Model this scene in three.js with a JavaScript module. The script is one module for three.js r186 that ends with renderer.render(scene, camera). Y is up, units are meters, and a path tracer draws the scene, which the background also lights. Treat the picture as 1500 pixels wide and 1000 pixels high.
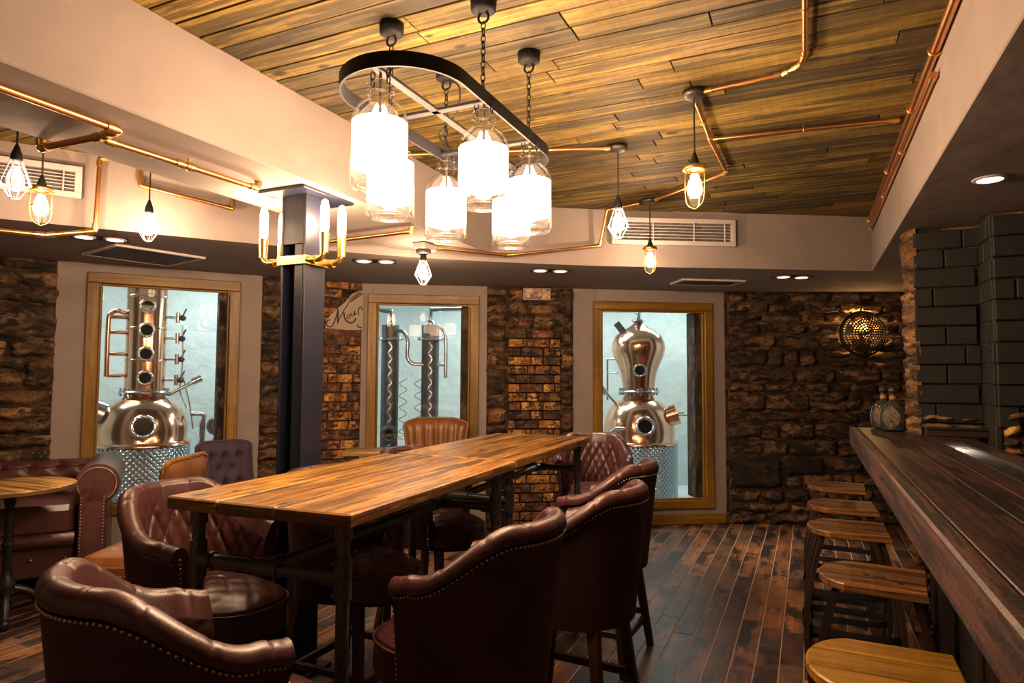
import * as THREE from 'three';
import { mergeGeometries } from 'three/addons/utils/BufferGeometryUtils.js';
import { ImprovedNoise } from 'three/addons/math/ImprovedNoise.js';
import { RectAreaLightUniformsLib } from 'three/addons/lights/RectAreaLightUniformsLib.js';

// ---------------------------------------------------------------- camera, exposure
RectAreaLightUniformsLib.init();
const scene = new THREE.Scene();
scene.background = new THREE.Color(0x000000);
const camera = new THREE.PerspectiveCamera(2 * Math.atan(500 / 950) * 180 / Math.PI, 1.5, 0.05, 60);
camera.position.set(0, 1.47, 0);
camera.rotation.order = 'YXZ';
camera.rotation.set(3.1 * Math.PI / 180, 24.55 * Math.PI / 180, 0.3 * Math.PI / 180);
const renderer = new THREE.WebGLRenderer({ antialias: true });
renderer.toneMapping = THREE.LinearToneMapping;
renderer.toneMappingExposure = 0.44;
renderer.shadowMap.enabled = true;
// light levels (candela) and colours of the lamps of the room
const WARM = new THREE.Color().setRGB(1, 0.64, 0.38);
const HALOGEN = new THREE.Color().setRGB(1, 0.74, 0.50);
const COOL = new THREE.Color().setRGB(0.80, 1.0, 0.97);
const JAR_CD = 6.0, CANDLE_CD = 3.0, PENDANT_CD = 4.6, SPOT_CD = 20, COLANDER_CD = 3.2, STILL_PANEL = 48;

// ---------------------------------------------------------------- helpers
let seed = 7;
function rnd() { seed = (seed + 0x6D2B79F5) | 0; let t = Math.imul(seed ^ (seed >>> 15), 1 | seed); t = (t + Math.imul(t ^ (t >>> 7), 61 | t)) ^ t; return ((t ^ (t >>> 14)) >>> 0) / 4294967296; }
const rr = (a, b) => a + (b - a) * rnd();
const pick = (a) => a[Math.floor(rnd() * a.length)];
const V = (x, y, z) => new THREE.Vector3(x, y, z);
const clamp = (x, a = 0, b = 1) => Math.min(b, Math.max(a, x));
const sstep = (a, b, x) => { const t = clamp((x - a) / (b - a)); return t * t * (3 - 2 * t); };
const perlin = new ImprovedNoise();
const taken = {};
function numbered(n) { taken[n] = (taken[n] ?? -1) + 1; return taken[n] ? `${n}_${String(taken[n]).padStart(3, '0')}` : n; }
function thing(name, label, category, group, pos = [0, 0, 0], turn = 0) {
  const o = new THREE.Group(); o.name = numbered(name); o.position.set(...pos); o.rotation.y = turn;
  o.userData = { label, category }; if (group) o.userData.group = group; scene.add(o); return o;
}
function structure(name) { const o = new THREE.Group(); o.name = numbered(name); o.userData = { kind: 'structure' }; scene.add(o); return o; }
function mesh(name, geo, mat, parent) {
  const m = new THREE.Mesh(Array.isArray(geo) ? merge(geo) : geo, mat); m.name = name; m.castShadow = m.receiveShadow = true; parent.add(m); return m;
}
function merge(list) { const l = list.map(g => { const h = g.index ? g.toNonIndexed() : g; for (const k of Object.keys(h.attributes)) if (!['position', 'normal', 'uv', 'color'].includes(k)) h.deleteAttribute(k); return h; }); return mergeGeometries(l); }
function copyThing(o, label, pos, turn = 0) {
  const c = o.clone(); c.name = numbered(o.name.replace(/_\d+$/, '')); c.userData = { ...o.userData }; if (label) c.userData.label = label;
  c.position.set(...pos); c.rotation.set(0, turn, 0); scene.add(c); return c;
}
// metre uv by dominant normal; axis: which local axis carries u ('x' | 'y' | 'z')
function metreUV(g, along = 'x', ou = 0, ov = 0) {
  const p = g.attributes.position, n = g.attributes.normal, uv = new Float32Array(p.count * 2);
  for (let i = 0; i < p.count; i++) {
    const c = { x: p.getX(i), y: p.getY(i), z: p.getZ(i) }, a = { x: Math.abs(n.getX(i)), y: Math.abs(n.getY(i)), z: Math.abs(n.getZ(i)) };
    const face = a.x >= a.y && a.x >= a.z ? 'x' : a.y >= a.z ? 'y' : 'z';
    const rest = ['x', 'y', 'z'].filter(k => k !== face);
    const u = rest.includes(along) ? along : rest[0], v = rest.find(k => k !== u);
    uv[2 * i] = c[u] + ou; uv[2 * i + 1] = c[v] + ov;
  }
  g.setAttribute('uv', new THREE.BufferAttribute(uv, 2)); return g;
}
// chamfered box, 44 triangles
function cbox(w, h, d, c = 0.003) {
  const X = w / 2, Y = h / 2, Z = d / 2; c = Math.min(c, X * 0.9, Y * 0.9, Z * 0.9);
  const pos = [];
  const quad = (a, b, cc, dd) => { pos.push(...a, ...b, ...cc, ...a, ...cc, ...dd); };
  const fix = (pts) => { // orient outward
    const [a, b, q] = pts; const u = b.map((x, i) => x - a[i]), v = q.map((x, i) => x - a[i]);
    const n = [u[1] * v[2] - u[2] * v[1], u[2] * v[0] - u[0] * v[2], u[0] * v[1] - u[1] * v[0]];
    const m = pts.reduce((s, p) => s.map((x, i) => x + p[i]), [0, 0, 0]);
    return n[0] * m[0] + n[1] * m[1] + n[2] * m[2] >= 0 ? pts : pts.slice().reverse();
  };
  for (const s of [-1, 1]) {
    quad(...fix([[s * X, -Y + c, -Z + c], [s * X, Y - c, -Z + c], [s * X, Y - c, Z - c], [s * X, -Y + c, Z - c]]));
    quad(...fix([[-X + c, s * Y, -Z + c], [X - c, s * Y, -Z + c], [X - c, s * Y, Z - c], [-X + c, s * Y, Z - c]]));
    quad(...fix([[-X + c, -Y + c, s * Z], [X - c, -Y + c, s * Z], [X - c, Y - c, s * Z], [-X + c, Y - c, s * Z]]));
    for (const t of [-1, 1]) {
      quad(...fix([[s * X, t * (Y - c), -Z + c], [s * X, t * (Y - c), Z - c], [s * (X - c), t * Y, Z - c], [s * (X - c), t * Y, -Z + c]]));
      quad(...fix([[s * X, -Y + c, t * (Z - c)], [s * X, Y - c, t * (Z - c)], [s * (X - c), Y - c, t * Z], [s * (X - c), -Y + c, t * Z]]));
      quad(...fix([[-X + c, s * Y, t * (Z - c)], [X - c, s * Y, t * (Z - c)], [X - c, s * (Y - c), t * Z], [-X + c, s * (Y - c), t * Z]]));
      for (const r of [-1, 1]) pos.push(...fix([[s * X, t * (Y - c), r * (Z - c)], [s * (X - c), t * Y, r * (Z - c)], [s * (X - c), t * (Y - c), r * Z]]).flat());
    }
  }
  const g = new THREE.BufferGeometry(); g.setAttribute('position', new THREE.Float32BufferAttribute(pos, 3)); g.computeVertexNormals(); return metreUV(g);
}
const bx = (w, h, d, x, y, z, c = 0.003, along = 'x') => metreUV(cbox(w, h, d, c), along, rr(0, 3), rr(0, 3)).translate(x, y, z);
function cyl(a, b, r, seg = 12, r2 = r, open = false) {
  const d = b.clone().sub(a), g = new THREE.CylinderGeometry(r2, r, d.length(), seg, 1, open);
  g.applyQuaternion(new THREE.Quaternion().setFromUnitVectors(V(0, 1, 0), d.clone().normalize()));
  return g.translate((a.x + b.x) / 2, (a.y + b.y) / 2, (a.z + b.z) / 2);
}
const tube = (pts, r, seg = 8, n = pts.length * 6, closed = false) => new THREE.TubeGeometry(new THREE.CatmullRomCurve3(pts, closed, 'centripetal'), n, r, seg, closed);
const ball = (x, y, z, r, w = 8, h = 6) => new THREE.SphereGeometry(r, w, h).translate(x, y, z);
const lathe = (pts, seg = 32) => new THREE.LatheGeometry(pts.map(([r, y]) => new THREE.Vector2(r, y)), seg);
function grid(nu, nv, f) { // f(u, v) -> Vector3
  const pos = [], uv = [], idx = [];
  for (let j = 0; j <= nv; j++) for (let i = 0; i <= nu; i++) { const p = f(i / nu, j / nv); pos.push(p.x, p.y, p.z); uv.push(p.u ?? i / nu, p.v ?? j / nv); }
  for (let j = 0; j < nv; j++) for (let i = 0; i < nu; i++) { const a = j * (nu + 1) + i, b = a + 1, c = a + nu + 1, d = c + 1; idx.push(a, b, d, a, d, c); }
  const g = new THREE.BufferGeometry(); g.setAttribute('position', new THREE.Float32BufferAttribute(pos, 3)); g.setAttribute('uv', new THREE.Float32BufferAttribute(uv, 2)); g.setIndex(idx); g.computeVertexNormals(); return g;
}
function pipeRun(pts, r) { // straight lengths with round elbows
  const out = [];
  for (let i = 0; i + 1 < pts.length; i++) out.push(cyl(pts[i], pts[i + 1], r, 10));
  for (let i = 1; i + 1 < pts.length; i++) out.push(ball(pts[i].x, pts[i].y, pts[i].z, r * 1.02, 10, 8));
  return out;
}

// ---------------------------------------------------------------- textures
function vnoise(px, py, sd) { // periodic value noise
  const tab = new Float32Array(px * py); let s = sd * 7919 + 13; for (let i = 0; i < tab.length; i++) { s = (s * 1664525 + 1013904223) >>> 0; tab[i] = s / 4294967296; }
  return (x, y) => { const xi = Math.floor(x), yi = Math.floor(y), fx = x - xi, fy = y - yi, u = fx * fx * (3 - 2 * fx), v = fy * fy * (3 - 2 * fy);
    const A = (i, j) => tab[(((yi + j) % py + py) % py) * px + (((xi + i) % px + px) % px)];
    return (A(0, 0) * (1 - u) + A(1, 0) * u) * (1 - v) + (A(0, 1) * (1 - u) + A(1, 1) * u) * v; };
}
function fbm(px, py, oct, sd, gain = 0.55) { const fs = []; for (let o = 0; o < oct; o++) fs.push(vnoise(px << o, py << o, sd + o * 31)); return (u, v) => { let a = 0.5, t = 0, n = 0; for (let o = 0; o < oct; o++) { t += a * fs[o](u * (px << o), v * (py << o)); n += a; a *= gain; } return t / n; }; }
function makeTex(w, h, f, metresU, metresV, srgb = true) {
  const d = new Uint8Array(w * h * 4);
  for (let y = 0; y < h; y++) for (let x = 0; x < w; x++) { const c = f(x / w, y / h), i = (y * w + x) * 4; d[i] = clamp(c[0]) * 255; d[i + 1] = clamp(c[1]) * 255; d[i + 2] = clamp(c[2]) * 255; d[i + 3] = 255; }
  const t = new THREE.DataTexture(d, w, h); t.wrapS = t.wrapT = THREE.RepeatWrapping; t.magFilter = THREE.LinearFilter; t.minFilter = THREE.LinearMipmapLinearFilter; t.generateMipmaps = true;
  if (srgb) t.colorSpace = THREE.SRGBColorSpace; t.repeat.set(1 / metresU, 1 / metresV); t.needsUpdate = true; return t;
}
const mix3 = (a, b, t) => a.map((x, i) => x + (b[i] - x) * t);
const grey = (v) => [v, v, v];
function woodTex(sd, dark, light, stain, knots, stainAmt, mu = 1.6, mv = 0.8, streaky = 1) {
  const broad = fbm(2, 8, 5, sd, 0.65), streak = fbm(3, 56, 4, sd + 5, 0.7), fine = fbm(10, 190, 2, sd + 9), st = fbm(3, 26, 5, sd + 17, 0.7), saw = fbm(130, 3, 2, sd + 23), wear = fbm(5, 20, 5, sd + 37, 0.75);
  const ks = []; let s = sd * 97 + 5; const r = () => { s = (s * 1664525 + 1013904223) >>> 0; return s / 4294967296; };
  for (let i = 0; i < knots; i++) ks.push([r(), r(), 0.012 + 0.014 * r()]);
  const f = (u, v) => {
    const wob = 0.02 * broad(u, v); let t = 0.22 + 0.5 * broad(u, v) + 0.75 * streaky * (streak(u, v + wob) - 0.5) + 0.4 * (fine(u, v + wob) - 0.5) + 0.16 * (saw(u, v) - 0.5) + (1.1 - 0.6 * streaky) * (wear(u, v) - 0.5), kn = 0;
    for (const [ku, kv, kr] of ks) { const du = Math.min(Math.abs(u - ku), 1 - Math.abs(u - ku)) * mu, dv = Math.min(Math.abs(v - kv), 1 - Math.abs(v - kv)) * mv, dd = Math.hypot(du * 0.55, dv); if (dd < kr * 3) { kn = Math.max(kn, 1 - dd / kr); t += 0.22 * Math.sin(dd * 900) * (1 - dd / (kr * 3)); } }
    let c = mix3(dark, light, clamp(t * 1.25 - 0.05)); const q = sstep(0.50, 0.62, st(u, v + wob)) * stainAmt; c = mix3(c, stain, q); return kn > 0 ? mix3(c, stain, clamp(kn * 1.6)) : c;
  };
  return makeTex(768, 384, f, mu, mv);
}
const T = {};
T.ceil = woodTex(3, [0.36, 0.30, 0.14], [0.90, 0.78, 0.46], [0.20, 0.17, 0.09], 9, 0.55);
T.table = woodTex(11, [0.34, 0.25, 0.15], [0.90, 0.72, 0.46], [0.17, 0.13, 0.10], 3, 0.6, 1.6, 0.8, 0.55);
T.oak = woodTex(19, [0.46, 0.36, 0.14], [0.80, 0.66, 0.32], [0.38, 0.28, 0.12], 0, 0.25);
T.darkwood = woodTex(29, [0.20, 0.13, 0.11], [0.52, 0.38, 0.34], [0.10, 0.07, 0.07], 2, 0.8);
{ // floor boards: blotched, worn, dark
  const a = fbm(3, 7, 6, 41, 0.7), b = fbm(5, 12, 6, 47, 0.72), c = fbm(4, 80, 3, 53), d = fbm(110, 5, 3, 59, 0.7), e = fbm(3, 4, 6, 61, 0.7);
  T.floor = makeTex(768, 768, (u, v) => {
    let k = mix3([0.40, 0.29, 0.22], [0.66, 0.50, 0.35], clamp(2.4 * a(u, v) - 0.7));
    k = mix3(k, [0.19, 0.16, 0.17], 0.9 * sstep(0.46, 0.60, b(u, v))); k = mix3(k, [0.46, 0.41, 0.41], 0.6 * sstep(0.52, 0.64, e(u, v)));
    const s = 0.62 + 0.45 * c(u, v) + 0.35 * d(u, v); return k.map(x => x * s);
  }, 1.5, 1.5);
}
{ const a = fbm(5, 8, 6, 71, 0.72), b = fbm(10, 18, 5, 73, 0.7), c = fbm(4, 5, 5, 79, 0.7), m = fbm(50, 50, 2, 83);
  T.stone = makeTex(768, 768, (u, v) => { let k = mix3([0.30, 0.24, 0.20], [0.78, 0.66, 0.52], clamp(3.2 * a(u, v) - 1.1)); k = mix3(k, [0.17, 0.145, 0.14], 0.85 * sstep(0.5, 0.6, b(u, v))); k = mix3(k, [0.72, 0.55, 0.34], 0.5 * sstep(0.56, 0.7, c(u, v))); const q = 0.8 + 0.4 * m(u, v); return k.map(x => x * q); }, 0.9, 0.9);
  T.stoneBump = makeTex(512, 512, (u, v) => grey(0.6 * a(u, v) + 0.3 * b(u, v) + 0.1 * m(u, v)), 0.45, 0.45, false);
}
{ const a = fbm(8, 8, 5, 101, 0.7), b = fbm(14, 18, 4, 103, 0.7), m = fbm(60, 60, 2, 107);
  T.brick = makeTex(512, 512, (u, v) => { let k = mix3([0.50, 0.36, 0.25], [1, 0.88, 0.66], clamp(2.4 * a(u, v) - 0.7)); k = mix3(k, [0.24, 0.20, 0.19], 0.9 * sstep(0.53, 0.60, b(u, v))); const q = 0.8 + 0.4 * m(u, v); return k.map(x => x * q); }, 0.5, 0.5);
  T.rough = makeTex(512, 512, (u, v) => grey(0.5 * a(u, v) + 0.3 * b(u, v) + 0.2 * m(u, v)), 0.4, 0.4, false);
}
{ const a = fbm(5, 5, 5, 131), b = fbm(3, 3, 3, 137); T.plaster = makeTex(512, 512, (u, v) => grey(0.90 + 0.12 * (a(u, v) - 0.5) + 0.08 * (b(u, v) - 0.5)), 1.4, 1.4); T.plasterBump = makeTex(512, 512, (u, v) => grey(a(u, v)), 1.1, 1.1, false); }
{ const a = fbm(40, 40, 3, 151), b = fbm(5, 5, 3, 157); T.leather = makeTex(512, 512, (u, v) => grey(0.74 + 0.22 * b(u, v) + 0.16 * (a(u, v) - 0.5)), 0.5, 0.5); T.leatherBump = makeTex(512, 512, (u, v) => grey(a(u, v)), 0.16, 0.16, false); }
T.dimple = makeTex(256, 256, (u, v) => { const f = (x, y) => { const d = Math.hypot(x - Math.round(x), y - Math.round(y)); return Math.cos(Math.min(d, 0.5) * Math.PI * 2) * 0.5 + 0.5; }; return grey(Math.max(f(u * 2, v * 2), f(u * 2 + 0.5, v * 2 + 0.5))); }, 0.11, 0.11, false);
{ const a = fbm(10, 10, 4, 171); T.metal = makeTex(256, 256, (u, v) => grey(0.75 + 0.4 * (a(u, v) - 0.5)), 0.3, 0.3); }
{ const a = fbm(7, 7, 3, 181), b = fbm(5, 5, 3, 187); T.animal = makeTex(256, 256, (u, v) => { const w = Math.abs(a(u, v) - 0.5); return w < 0.05 ? [0.85, 0.58, 0.12] : b(u, v) > 0.5 ? [0.16, 0.11, 0.10] : [0.24, 0.15, 0.10]; }, 0.24, 0.24); }

// ---------------------------------------------------------------- materials
const std = (o) => new THREE.MeshStandardMaterial(o);
const rgb = (r, g, b) => new THREE.Color().setRGB(r, g, b);
const M = {
  plaster: std({ color: rgb(0.33, 0.275, 0.25), map: T.plaster, bumpMap: T.plasterBump, bumpScale: 0.004, roughness: 0.9 }),
  soffit: std({ color: rgb(0.52, 0.47, 0.46), map: T.plaster, roughness: 0.6 }),
  mortar: std({ color: rgb(0.22, 0.18, 0.145), map: T.stone, bumpMap: T.stoneBump, bumpScale: 0.01, roughness: 1 }),
  grout: std({ color: rgb(0.30, 0.22, 0.18), roughness: 0.9 }),
  oak: std({ color: rgb(0.52, 0.42, 0.20), map: T.oak, roughness: 0.42 }),
  stillWall: std({ color: rgb(0.70, 0.76, 0.75), map: T.plaster, bumpMap: T.plasterBump, bumpScale: 0.03, roughness: 0.8 }),
  glass: new THREE.MeshPhysicalMaterial({ color: 0xffffff, transmission: 1, thickness: 0, roughness: 0.0, ior: 1.5 }),
  copper: std({ color: rgb(0.86, 0.47, 0.30), metalness: 1, roughness: 0.17 }),
  copperPipe: std({ color: rgb(0.80, 0.40, 0.16), metalness: 1, roughness: 0.3 }),
  brass: std({ color: rgb(0.78, 0.52, 0.18), metalness: 1, roughness: 0.3 }),
  steel: std({ color: rgb(0.62, 0.64, 0.66), metalness: 1, roughness: 0.22 }),
  dimple: std({ color: rgb(0.50, 0.55, 0.60), metalness: 1, roughness: 0.25, bumpMap: T.dimple, bumpScale: 0.012 }),
  darkSteel: std({ color: rgb(0.10, 0.10, 0.11), metalness: 0.6, roughness: 0.45 }),
  portGlass: std({ color: rgb(0.012, 0.014, 0.016), roughness: 0.08 }),
  pipeGrey: std({ color: rgb(0.17, 0.165, 0.155), metalness: 0.65, roughness: 0.42, map: T.metal }),
  column: std({ color: rgb(0.009, 0.011, 0.024), roughness: 0.36, bumpMap: T.plasterBump, bumpScale: 0.004 }),
  iron: new THREE.MeshPhysicalMaterial({ color: rgb(0.010, 0.0095, 0.012), roughness: 0.6, specularIntensity: 0.35 }),
  castIron: std({ color: rgb(0.012, 0.012, 0.013), metalness: 0.3, roughness: 0.35 }),
  leather: std({ color: rgb(0.078, 0.026, 0.025), map: T.leather, bumpMap: T.leatherBump, bumpScale: 0.0004, roughness: 0.34 }),
  shell: new THREE.MeshPhysicalMaterial({ color: rgb(0.070, 0.025, 0.032), map: T.leather, roughness: 0.6, specularIntensity: 0.5 }),
  nail: std({ color: rgb(0.42, 0.33, 0.20), metalness: 1, roughness: 0.35 }),
  chairLeg: std({ color: rgb(0.10, 0.05, 0.042), map: T.oak, roughness: 0.5 }),
  sofa: std({ color: rgb(0.095, 0.033, 0.030), map: T.leather, bumpMap: T.leatherBump, bumpScale: 0.0006, roughness: 0.38 }),
  tan: std({ color: rgb(0.27, 0.105, 0.028), map: T.leather, roughness: 0.35 }),
  purple: std({ color: rgb(0.06, 0.038, 0.065), map: T.leather, roughness: 0.85 }),
  animal: std({ map: T.animal, roughness: 0.85 }),
  white: std({ color: rgb(0.46, 0.41, 0.40), roughness: 0.55 }),
  galvanised: std({ color: rgb(0.22, 0.22, 0.22), roughness: 0.6, map: T.metal }),
  cord: std({ color: rgb(0.015, 0.013, 0.012), roughness: 0.7 }),
  barTop: std({ color: rgb(0.30, 0.24, 0.24), map: T.darkwood, bumpMap: T.rough, bumpScale: 0.003, roughness: 0.42 }),
  barFront: std({ color: rgb(0.50, 0.38, 0.33), map: T.darkwood, bumpMap: T.rough, bumpScale: 0.004, roughness: 0.55 }),
  barPanel: std({ color: rgb(0.16, 0.12, 0.10), map: T.darkwood, roughness: 0.6 }),
  stave: std({ color: rgb(0.13, 0.085, 0.065), map: T.darkwood, roughness: 0.5 }),
  blackBrick: std({ color: rgb(0.007, 0.008, 0.006), map: T.plaster, bumpMap: T.rough, bumpScale: 0.004, roughness: 0.7 }),
  bottle: new THREE.MeshPhysicalMaterial({ color: rgb(0.022, 0.025, 0.022), roughness: 0.08, clearcoat: 1 }),
  label: std({ color: rgb(0.18, 0.165, 0.16), map: T.brick, roughness: 0.6 }),
  cap: std({ color: rgb(0.30, 0.12, 0.03), roughness: 0.4 }),
  whiteSign: std({ color: rgb(0.75, 0.72, 0.68), map: T.brick, roughness: 0.35 }),
  ink: std({ color: rgb(0.015, 0.012, 0.010), roughness: 0.7 }),
  signPlaster: std({ color: rgb(0.42, 0.34, 0.26), map: T.plaster, bumpMap: T.rough, bumpScale: 0.004, roughness: 0.9 }),
  sleeve: std({ color: rgb(0.9, 0.85, 0.78), roughness: 0.8, emissive: rgb(1, 0.86, 0.70), emissiveIntensity: 2.7 }),
  bulb: std({ color: 0xffffff, emissive: rgb(1, 0.72, 0.36), emissiveIntensity: 14 }),
  amberGlow: std({ color: rgb(0.9, 0.6, 0.3), emissive: rgb(1, 0.62, 0.24), emissiveIntensity: 12 }),
  spotGlow: std({ color: 0xffffff, emissive: rgb(1, 0.86, 0.70), emissiveIntensity: 8 }),
  coolGlow: std({ color: 0xffffff, emissive: rgb(0.85, 1, 0.98), emissiveIntensity: 8 }),
};
const CEIL = [[0.37, 0.335, 0.145], [0.30, 0.27, 0.12], [0.21, 0.19, 0.10], [0.50, 0.45, 0.23], [0.16, 0.145, 0.085], [0.40, 0.345, 0.20]].map(c => std({ color: rgb(...c), map: T.ceil, bumpMap: T.rough, bumpScale: 0.0015, roughness: 0.7 }));
const FLOOR = [[0.50, 0.40, 0.33], [0.32, 0.27, 0.26], [0.62, 0.48, 0.36], [0.26, 0.22, 0.22], [0.42, 0.33, 0.28], [0.70, 0.57, 0.41], [0.38, 0.32, 0.30], [0.54, 0.40, 0.29]].map(c => std({ color: rgb(...c), map: T.floor, roughness: 0.42 }));
const STONE = [[0.32, 0.265, 0.225], [0.23, 0.20, 0.175], [0.40, 0.32, 0.24], [0.27, 0.235, 0.21], [0.36, 0.275, 0.21], [0.50, 0.41, 0.28]].map(c => std({ color: rgb(...c), map: T.stone, bumpMap: T.stoneBump, bumpScale: 0.02, roughness: 0.9 }));
const YELLOWSEAT = std({ color: rgb(0.56, 0.44, 0.16), map: T.oak, roughness: 0.4 });
const BLOCK = std({ color: rgb(0.05, 0.048, 0.042), map: T.stone, bumpMap: T.rough, bumpScale: 0.003, roughness: 0.85 });
const BRICK = [[0.46, 0.30, 0.13], [0.36, 0.21, 0.11], [0.54, 0.38, 0.16], [0.24, 0.15, 0.10], [0.12, 0.09, 0.085], [0.58, 0.44, 0.22], [0.40, 0.28, 0.15]].map(c => std({ color: rgb(...c), map: T.brick, bumpMap: T.rough, bumpScale: 0.006, roughness: 0.85 }));
const TABLE = [[0.80, 0.67, 0.32], [0.60, 0.49, 0.28], [0.70, 0.55, 0.31]].map(c => std({ color: rgb(...c), map: T.table, bumpMap: T.rough, bumpScale: 0.001, roughness: 0.36 }));
const SEATW = [[0.34, 0.24, 0.14], [0.28, 0.20, 0.13], [0.40, 0.28, 0.15]].map(c => std({ color: rgb(...c), map: T.table, roughness: 0.42 }));

// ---------------------------------------------------------------- plan of the room (x right, z towards the viewer, bar along z)
const CEIL_Y = 2.8, SOFF = 2.35;
class Seg { // a wall line: s runs along it, o stands off it into the room
  constructor(p, q) { this.p = p; this.q = q; this.len = Math.hypot(q[0] - p[0], q[1] - p[1]); this.d = [(q[0] - p[0]) / this.len, (q[1] - p[1]) / this.len]; this.turn = Math.atan2(-this.d[1], this.d[0]); this.n = [-this.d[1], this.d[0]]; }
  at(s, y, o) { return V(this.p[0] + this.d[0] * s + this.n[0] * o, y, this.p[1] + this.d[1] * s + this.n[1] * o); }
  place(obj, s = 0, y = 0, o = 0) { obj.position.copy(this.at(s, y, o)); obj.rotation.y = this.turn; return obj; }
}
const PA = [-5.29, -3.08], PB = [-3.86, -5.0], PD = [-0.75, -6.97], PE = [2.3, -8.236];
const WA = new Seg(PA, PB), WB = new Seg(PB, PD), WC = new Seg(PD, PE);
const FASCIA = new THREE.CatmullRomCurve3([[-5.1, -0.75], [-4.63, -1.42], [-4.16, -2.10], [-3.35, -3.21], [-2.67, -4.01], [-1.67, -4.81], [-0.5, -5.474], [0.69, -6.15], [2.4, -7.12]].map(p => V(p[0], 0, p[1])), false, 'centripetal');
const FAS = FASCIA.getPoints(48);
function fasciaZ(x) { for (let i = 0; i + 1 < FAS.length; i++) if (x >= FAS[i].x && x <= FAS[i + 1].x) { const t = (x - FAS[i].x) / (FAS[i + 1].x - FAS[i].x); return FAS[i].z + t * (FAS[i + 1].z - FAS[i].z); } return x < FAS[0].x ? FAS[0].z : FAS[48].z; }

// ---------------------------------------------------------------- floor
{
  const f = structure('floor');
  mesh('grout_bed', bx(9.4, 0.1, 10, -2.05, -0.0505, -3.6, 0.001), M.grout, f);
  const W = 0.115, all = [];
  for (let c = 0; c < 78; c++) {
    const x = -6.66 + c * W; let z = 1.2 - rr(0, 0.5);
    while (z > -8.4) { const L = rr(0.45, 1.15); all.push([x, z - L / 2, L, Math.floor(rnd() * FLOOR.length), rr(0, 9), rr(0, 9), rr(-0.0012, 0.0012)]); z -= L; }
  }
  const fw = [-Math.sin(24.55 * Math.PI / 180), -Math.cos(24.55 * Math.PI / 180)], rt = [-fw[1], fw[0]];
  const score = ([x, z, L]) => { const D = x * fw[0] + z * fw[1], l = x * rt[0] + z * rt[1]; if (D < 1.6 || Math.abs(l / D) > 0.82 || x < -5.2) return 0; return L / (D * D * D) * (x > -1.2 && x < 0.5 ? 6 : 1); };
  all.sort((a, b) => score(b) - score(a));
  const rest = [];
  all.forEach(([x, z, L, m, ou, ov, dy], i) => {
    const g = cbox(W - 0.006, 0.012, L - 0.003, 0.0008); metreUV(g, 'z', ou, ov); g.translate(x, -0.0045 + dy, z);
    if (i < 300) mesh('floorboard', g, FLOOR[m], f);
    else { const col = FLOOR[m].color, a = new Float32Array(g.attributes.position.count * 3); for (let k = 0; k < a.length; k += 3) { a[k] = col.r; a[k + 1] = col.g; a[k + 2] = col.b; } g.setAttribute('color', new THREE.BufferAttribute(a, 3)); rest.push(g); }
  });
  const r = mesh('floorboards', merge(rest), std({ map: T.floor, vertexColors: true, roughness: 0.42 }), f); r.userData.kind = 'stuff';
}

// ---------------------------------------------------------------- boarded ceiling
{
  const c = structure('ceiling');
  mesh('ceiling_backing', bx(9.4, 0.12, 10, -2.05, CEIL_Y + 0.125, -3.6, 0.001), CEIL[2], c);
  const bays = [[-2.2, 0.52], [-5.4, -2.72]];
  for (const [x0, x1] of bays) {
    let z = 1.2, row = 0;
    while (z > -6.4) {
      const w = rr(0.088, 0.118); const zc = z - w / 2; z -= w;
      const xl = Math.max(x0, x0), vis = zc > Math.min(fasciaZ(x0), fasciaZ(x1)) - 0.15; if (!vis) continue;
      let x = xl - rr(0, 0.3); const long = zc > -1.2;
      while (x < x1) { const L = long ? 4 : rr(0.9, 2.0); const a = Math.max(x, x0), b = Math.min(x + L, x1); x += L; if (b - a < 0.04) continue;
        if (zc < fasciaZ((a + b) / 2) - 0.55 && zc < fasciaZ(b) - 0.1 && zc < fasciaZ(a) - 0.1) continue;
        const g = cbox(b - a - 0.005, 0.024, w - 0.008, 0.0015); metreUV(g, 'x', rr(0, 9), rr(0, 9)); g.translate((a + b) / 2, CEIL_Y + 0.012 + rr(-0.002, 0.002), zc); mesh('ceiling_board', g, pick(CEIL), c); }
      row++;
    }
  }
}

// ---------------------------------------------------------------- bulkheads and beam
{
  const b = structure('ceiling_bulkhead');
  const sh = new THREE.Shape(); const pts = FAS.map(p => [p.x, -p.z]);
  sh.moveTo(...pts[0]); pts.slice(1).forEach(p => sh.lineTo(...p));
  const back = [[2.4, 8.3], [-0.75, 7.0], [-3.86, 5.02], [-5.3, 3.1], [-6.5, 1.5], [-6.5, 0.75]]; back.forEach(p => sh.lineTo(...p)); sh.closePath();
  const g = new THREE.ExtrudeGeometry(sh, { depth: 0.46, bevelEnabled: false }).rotateX(-Math.PI / 2); g.translate(0, SOFF, 0); metreUV(g, 'x');
  mesh('bulkhead', g, M.plaster, b);
  const r = structure('bar_bulkhead');
  mesh('bulkhead', bx(1.86, 0.45, 9, 1.42, SOFF + 0.226, -3.3, 0.004, 'z'), M.plaster, r);
  const bm = structure('ceiling_beam');
  mesh('beam', bx(0.58, 0.41, 5.6, -2.46, 2.605, -1.55, 0.006, 'z'), M.plaster, bm);
}

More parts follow.
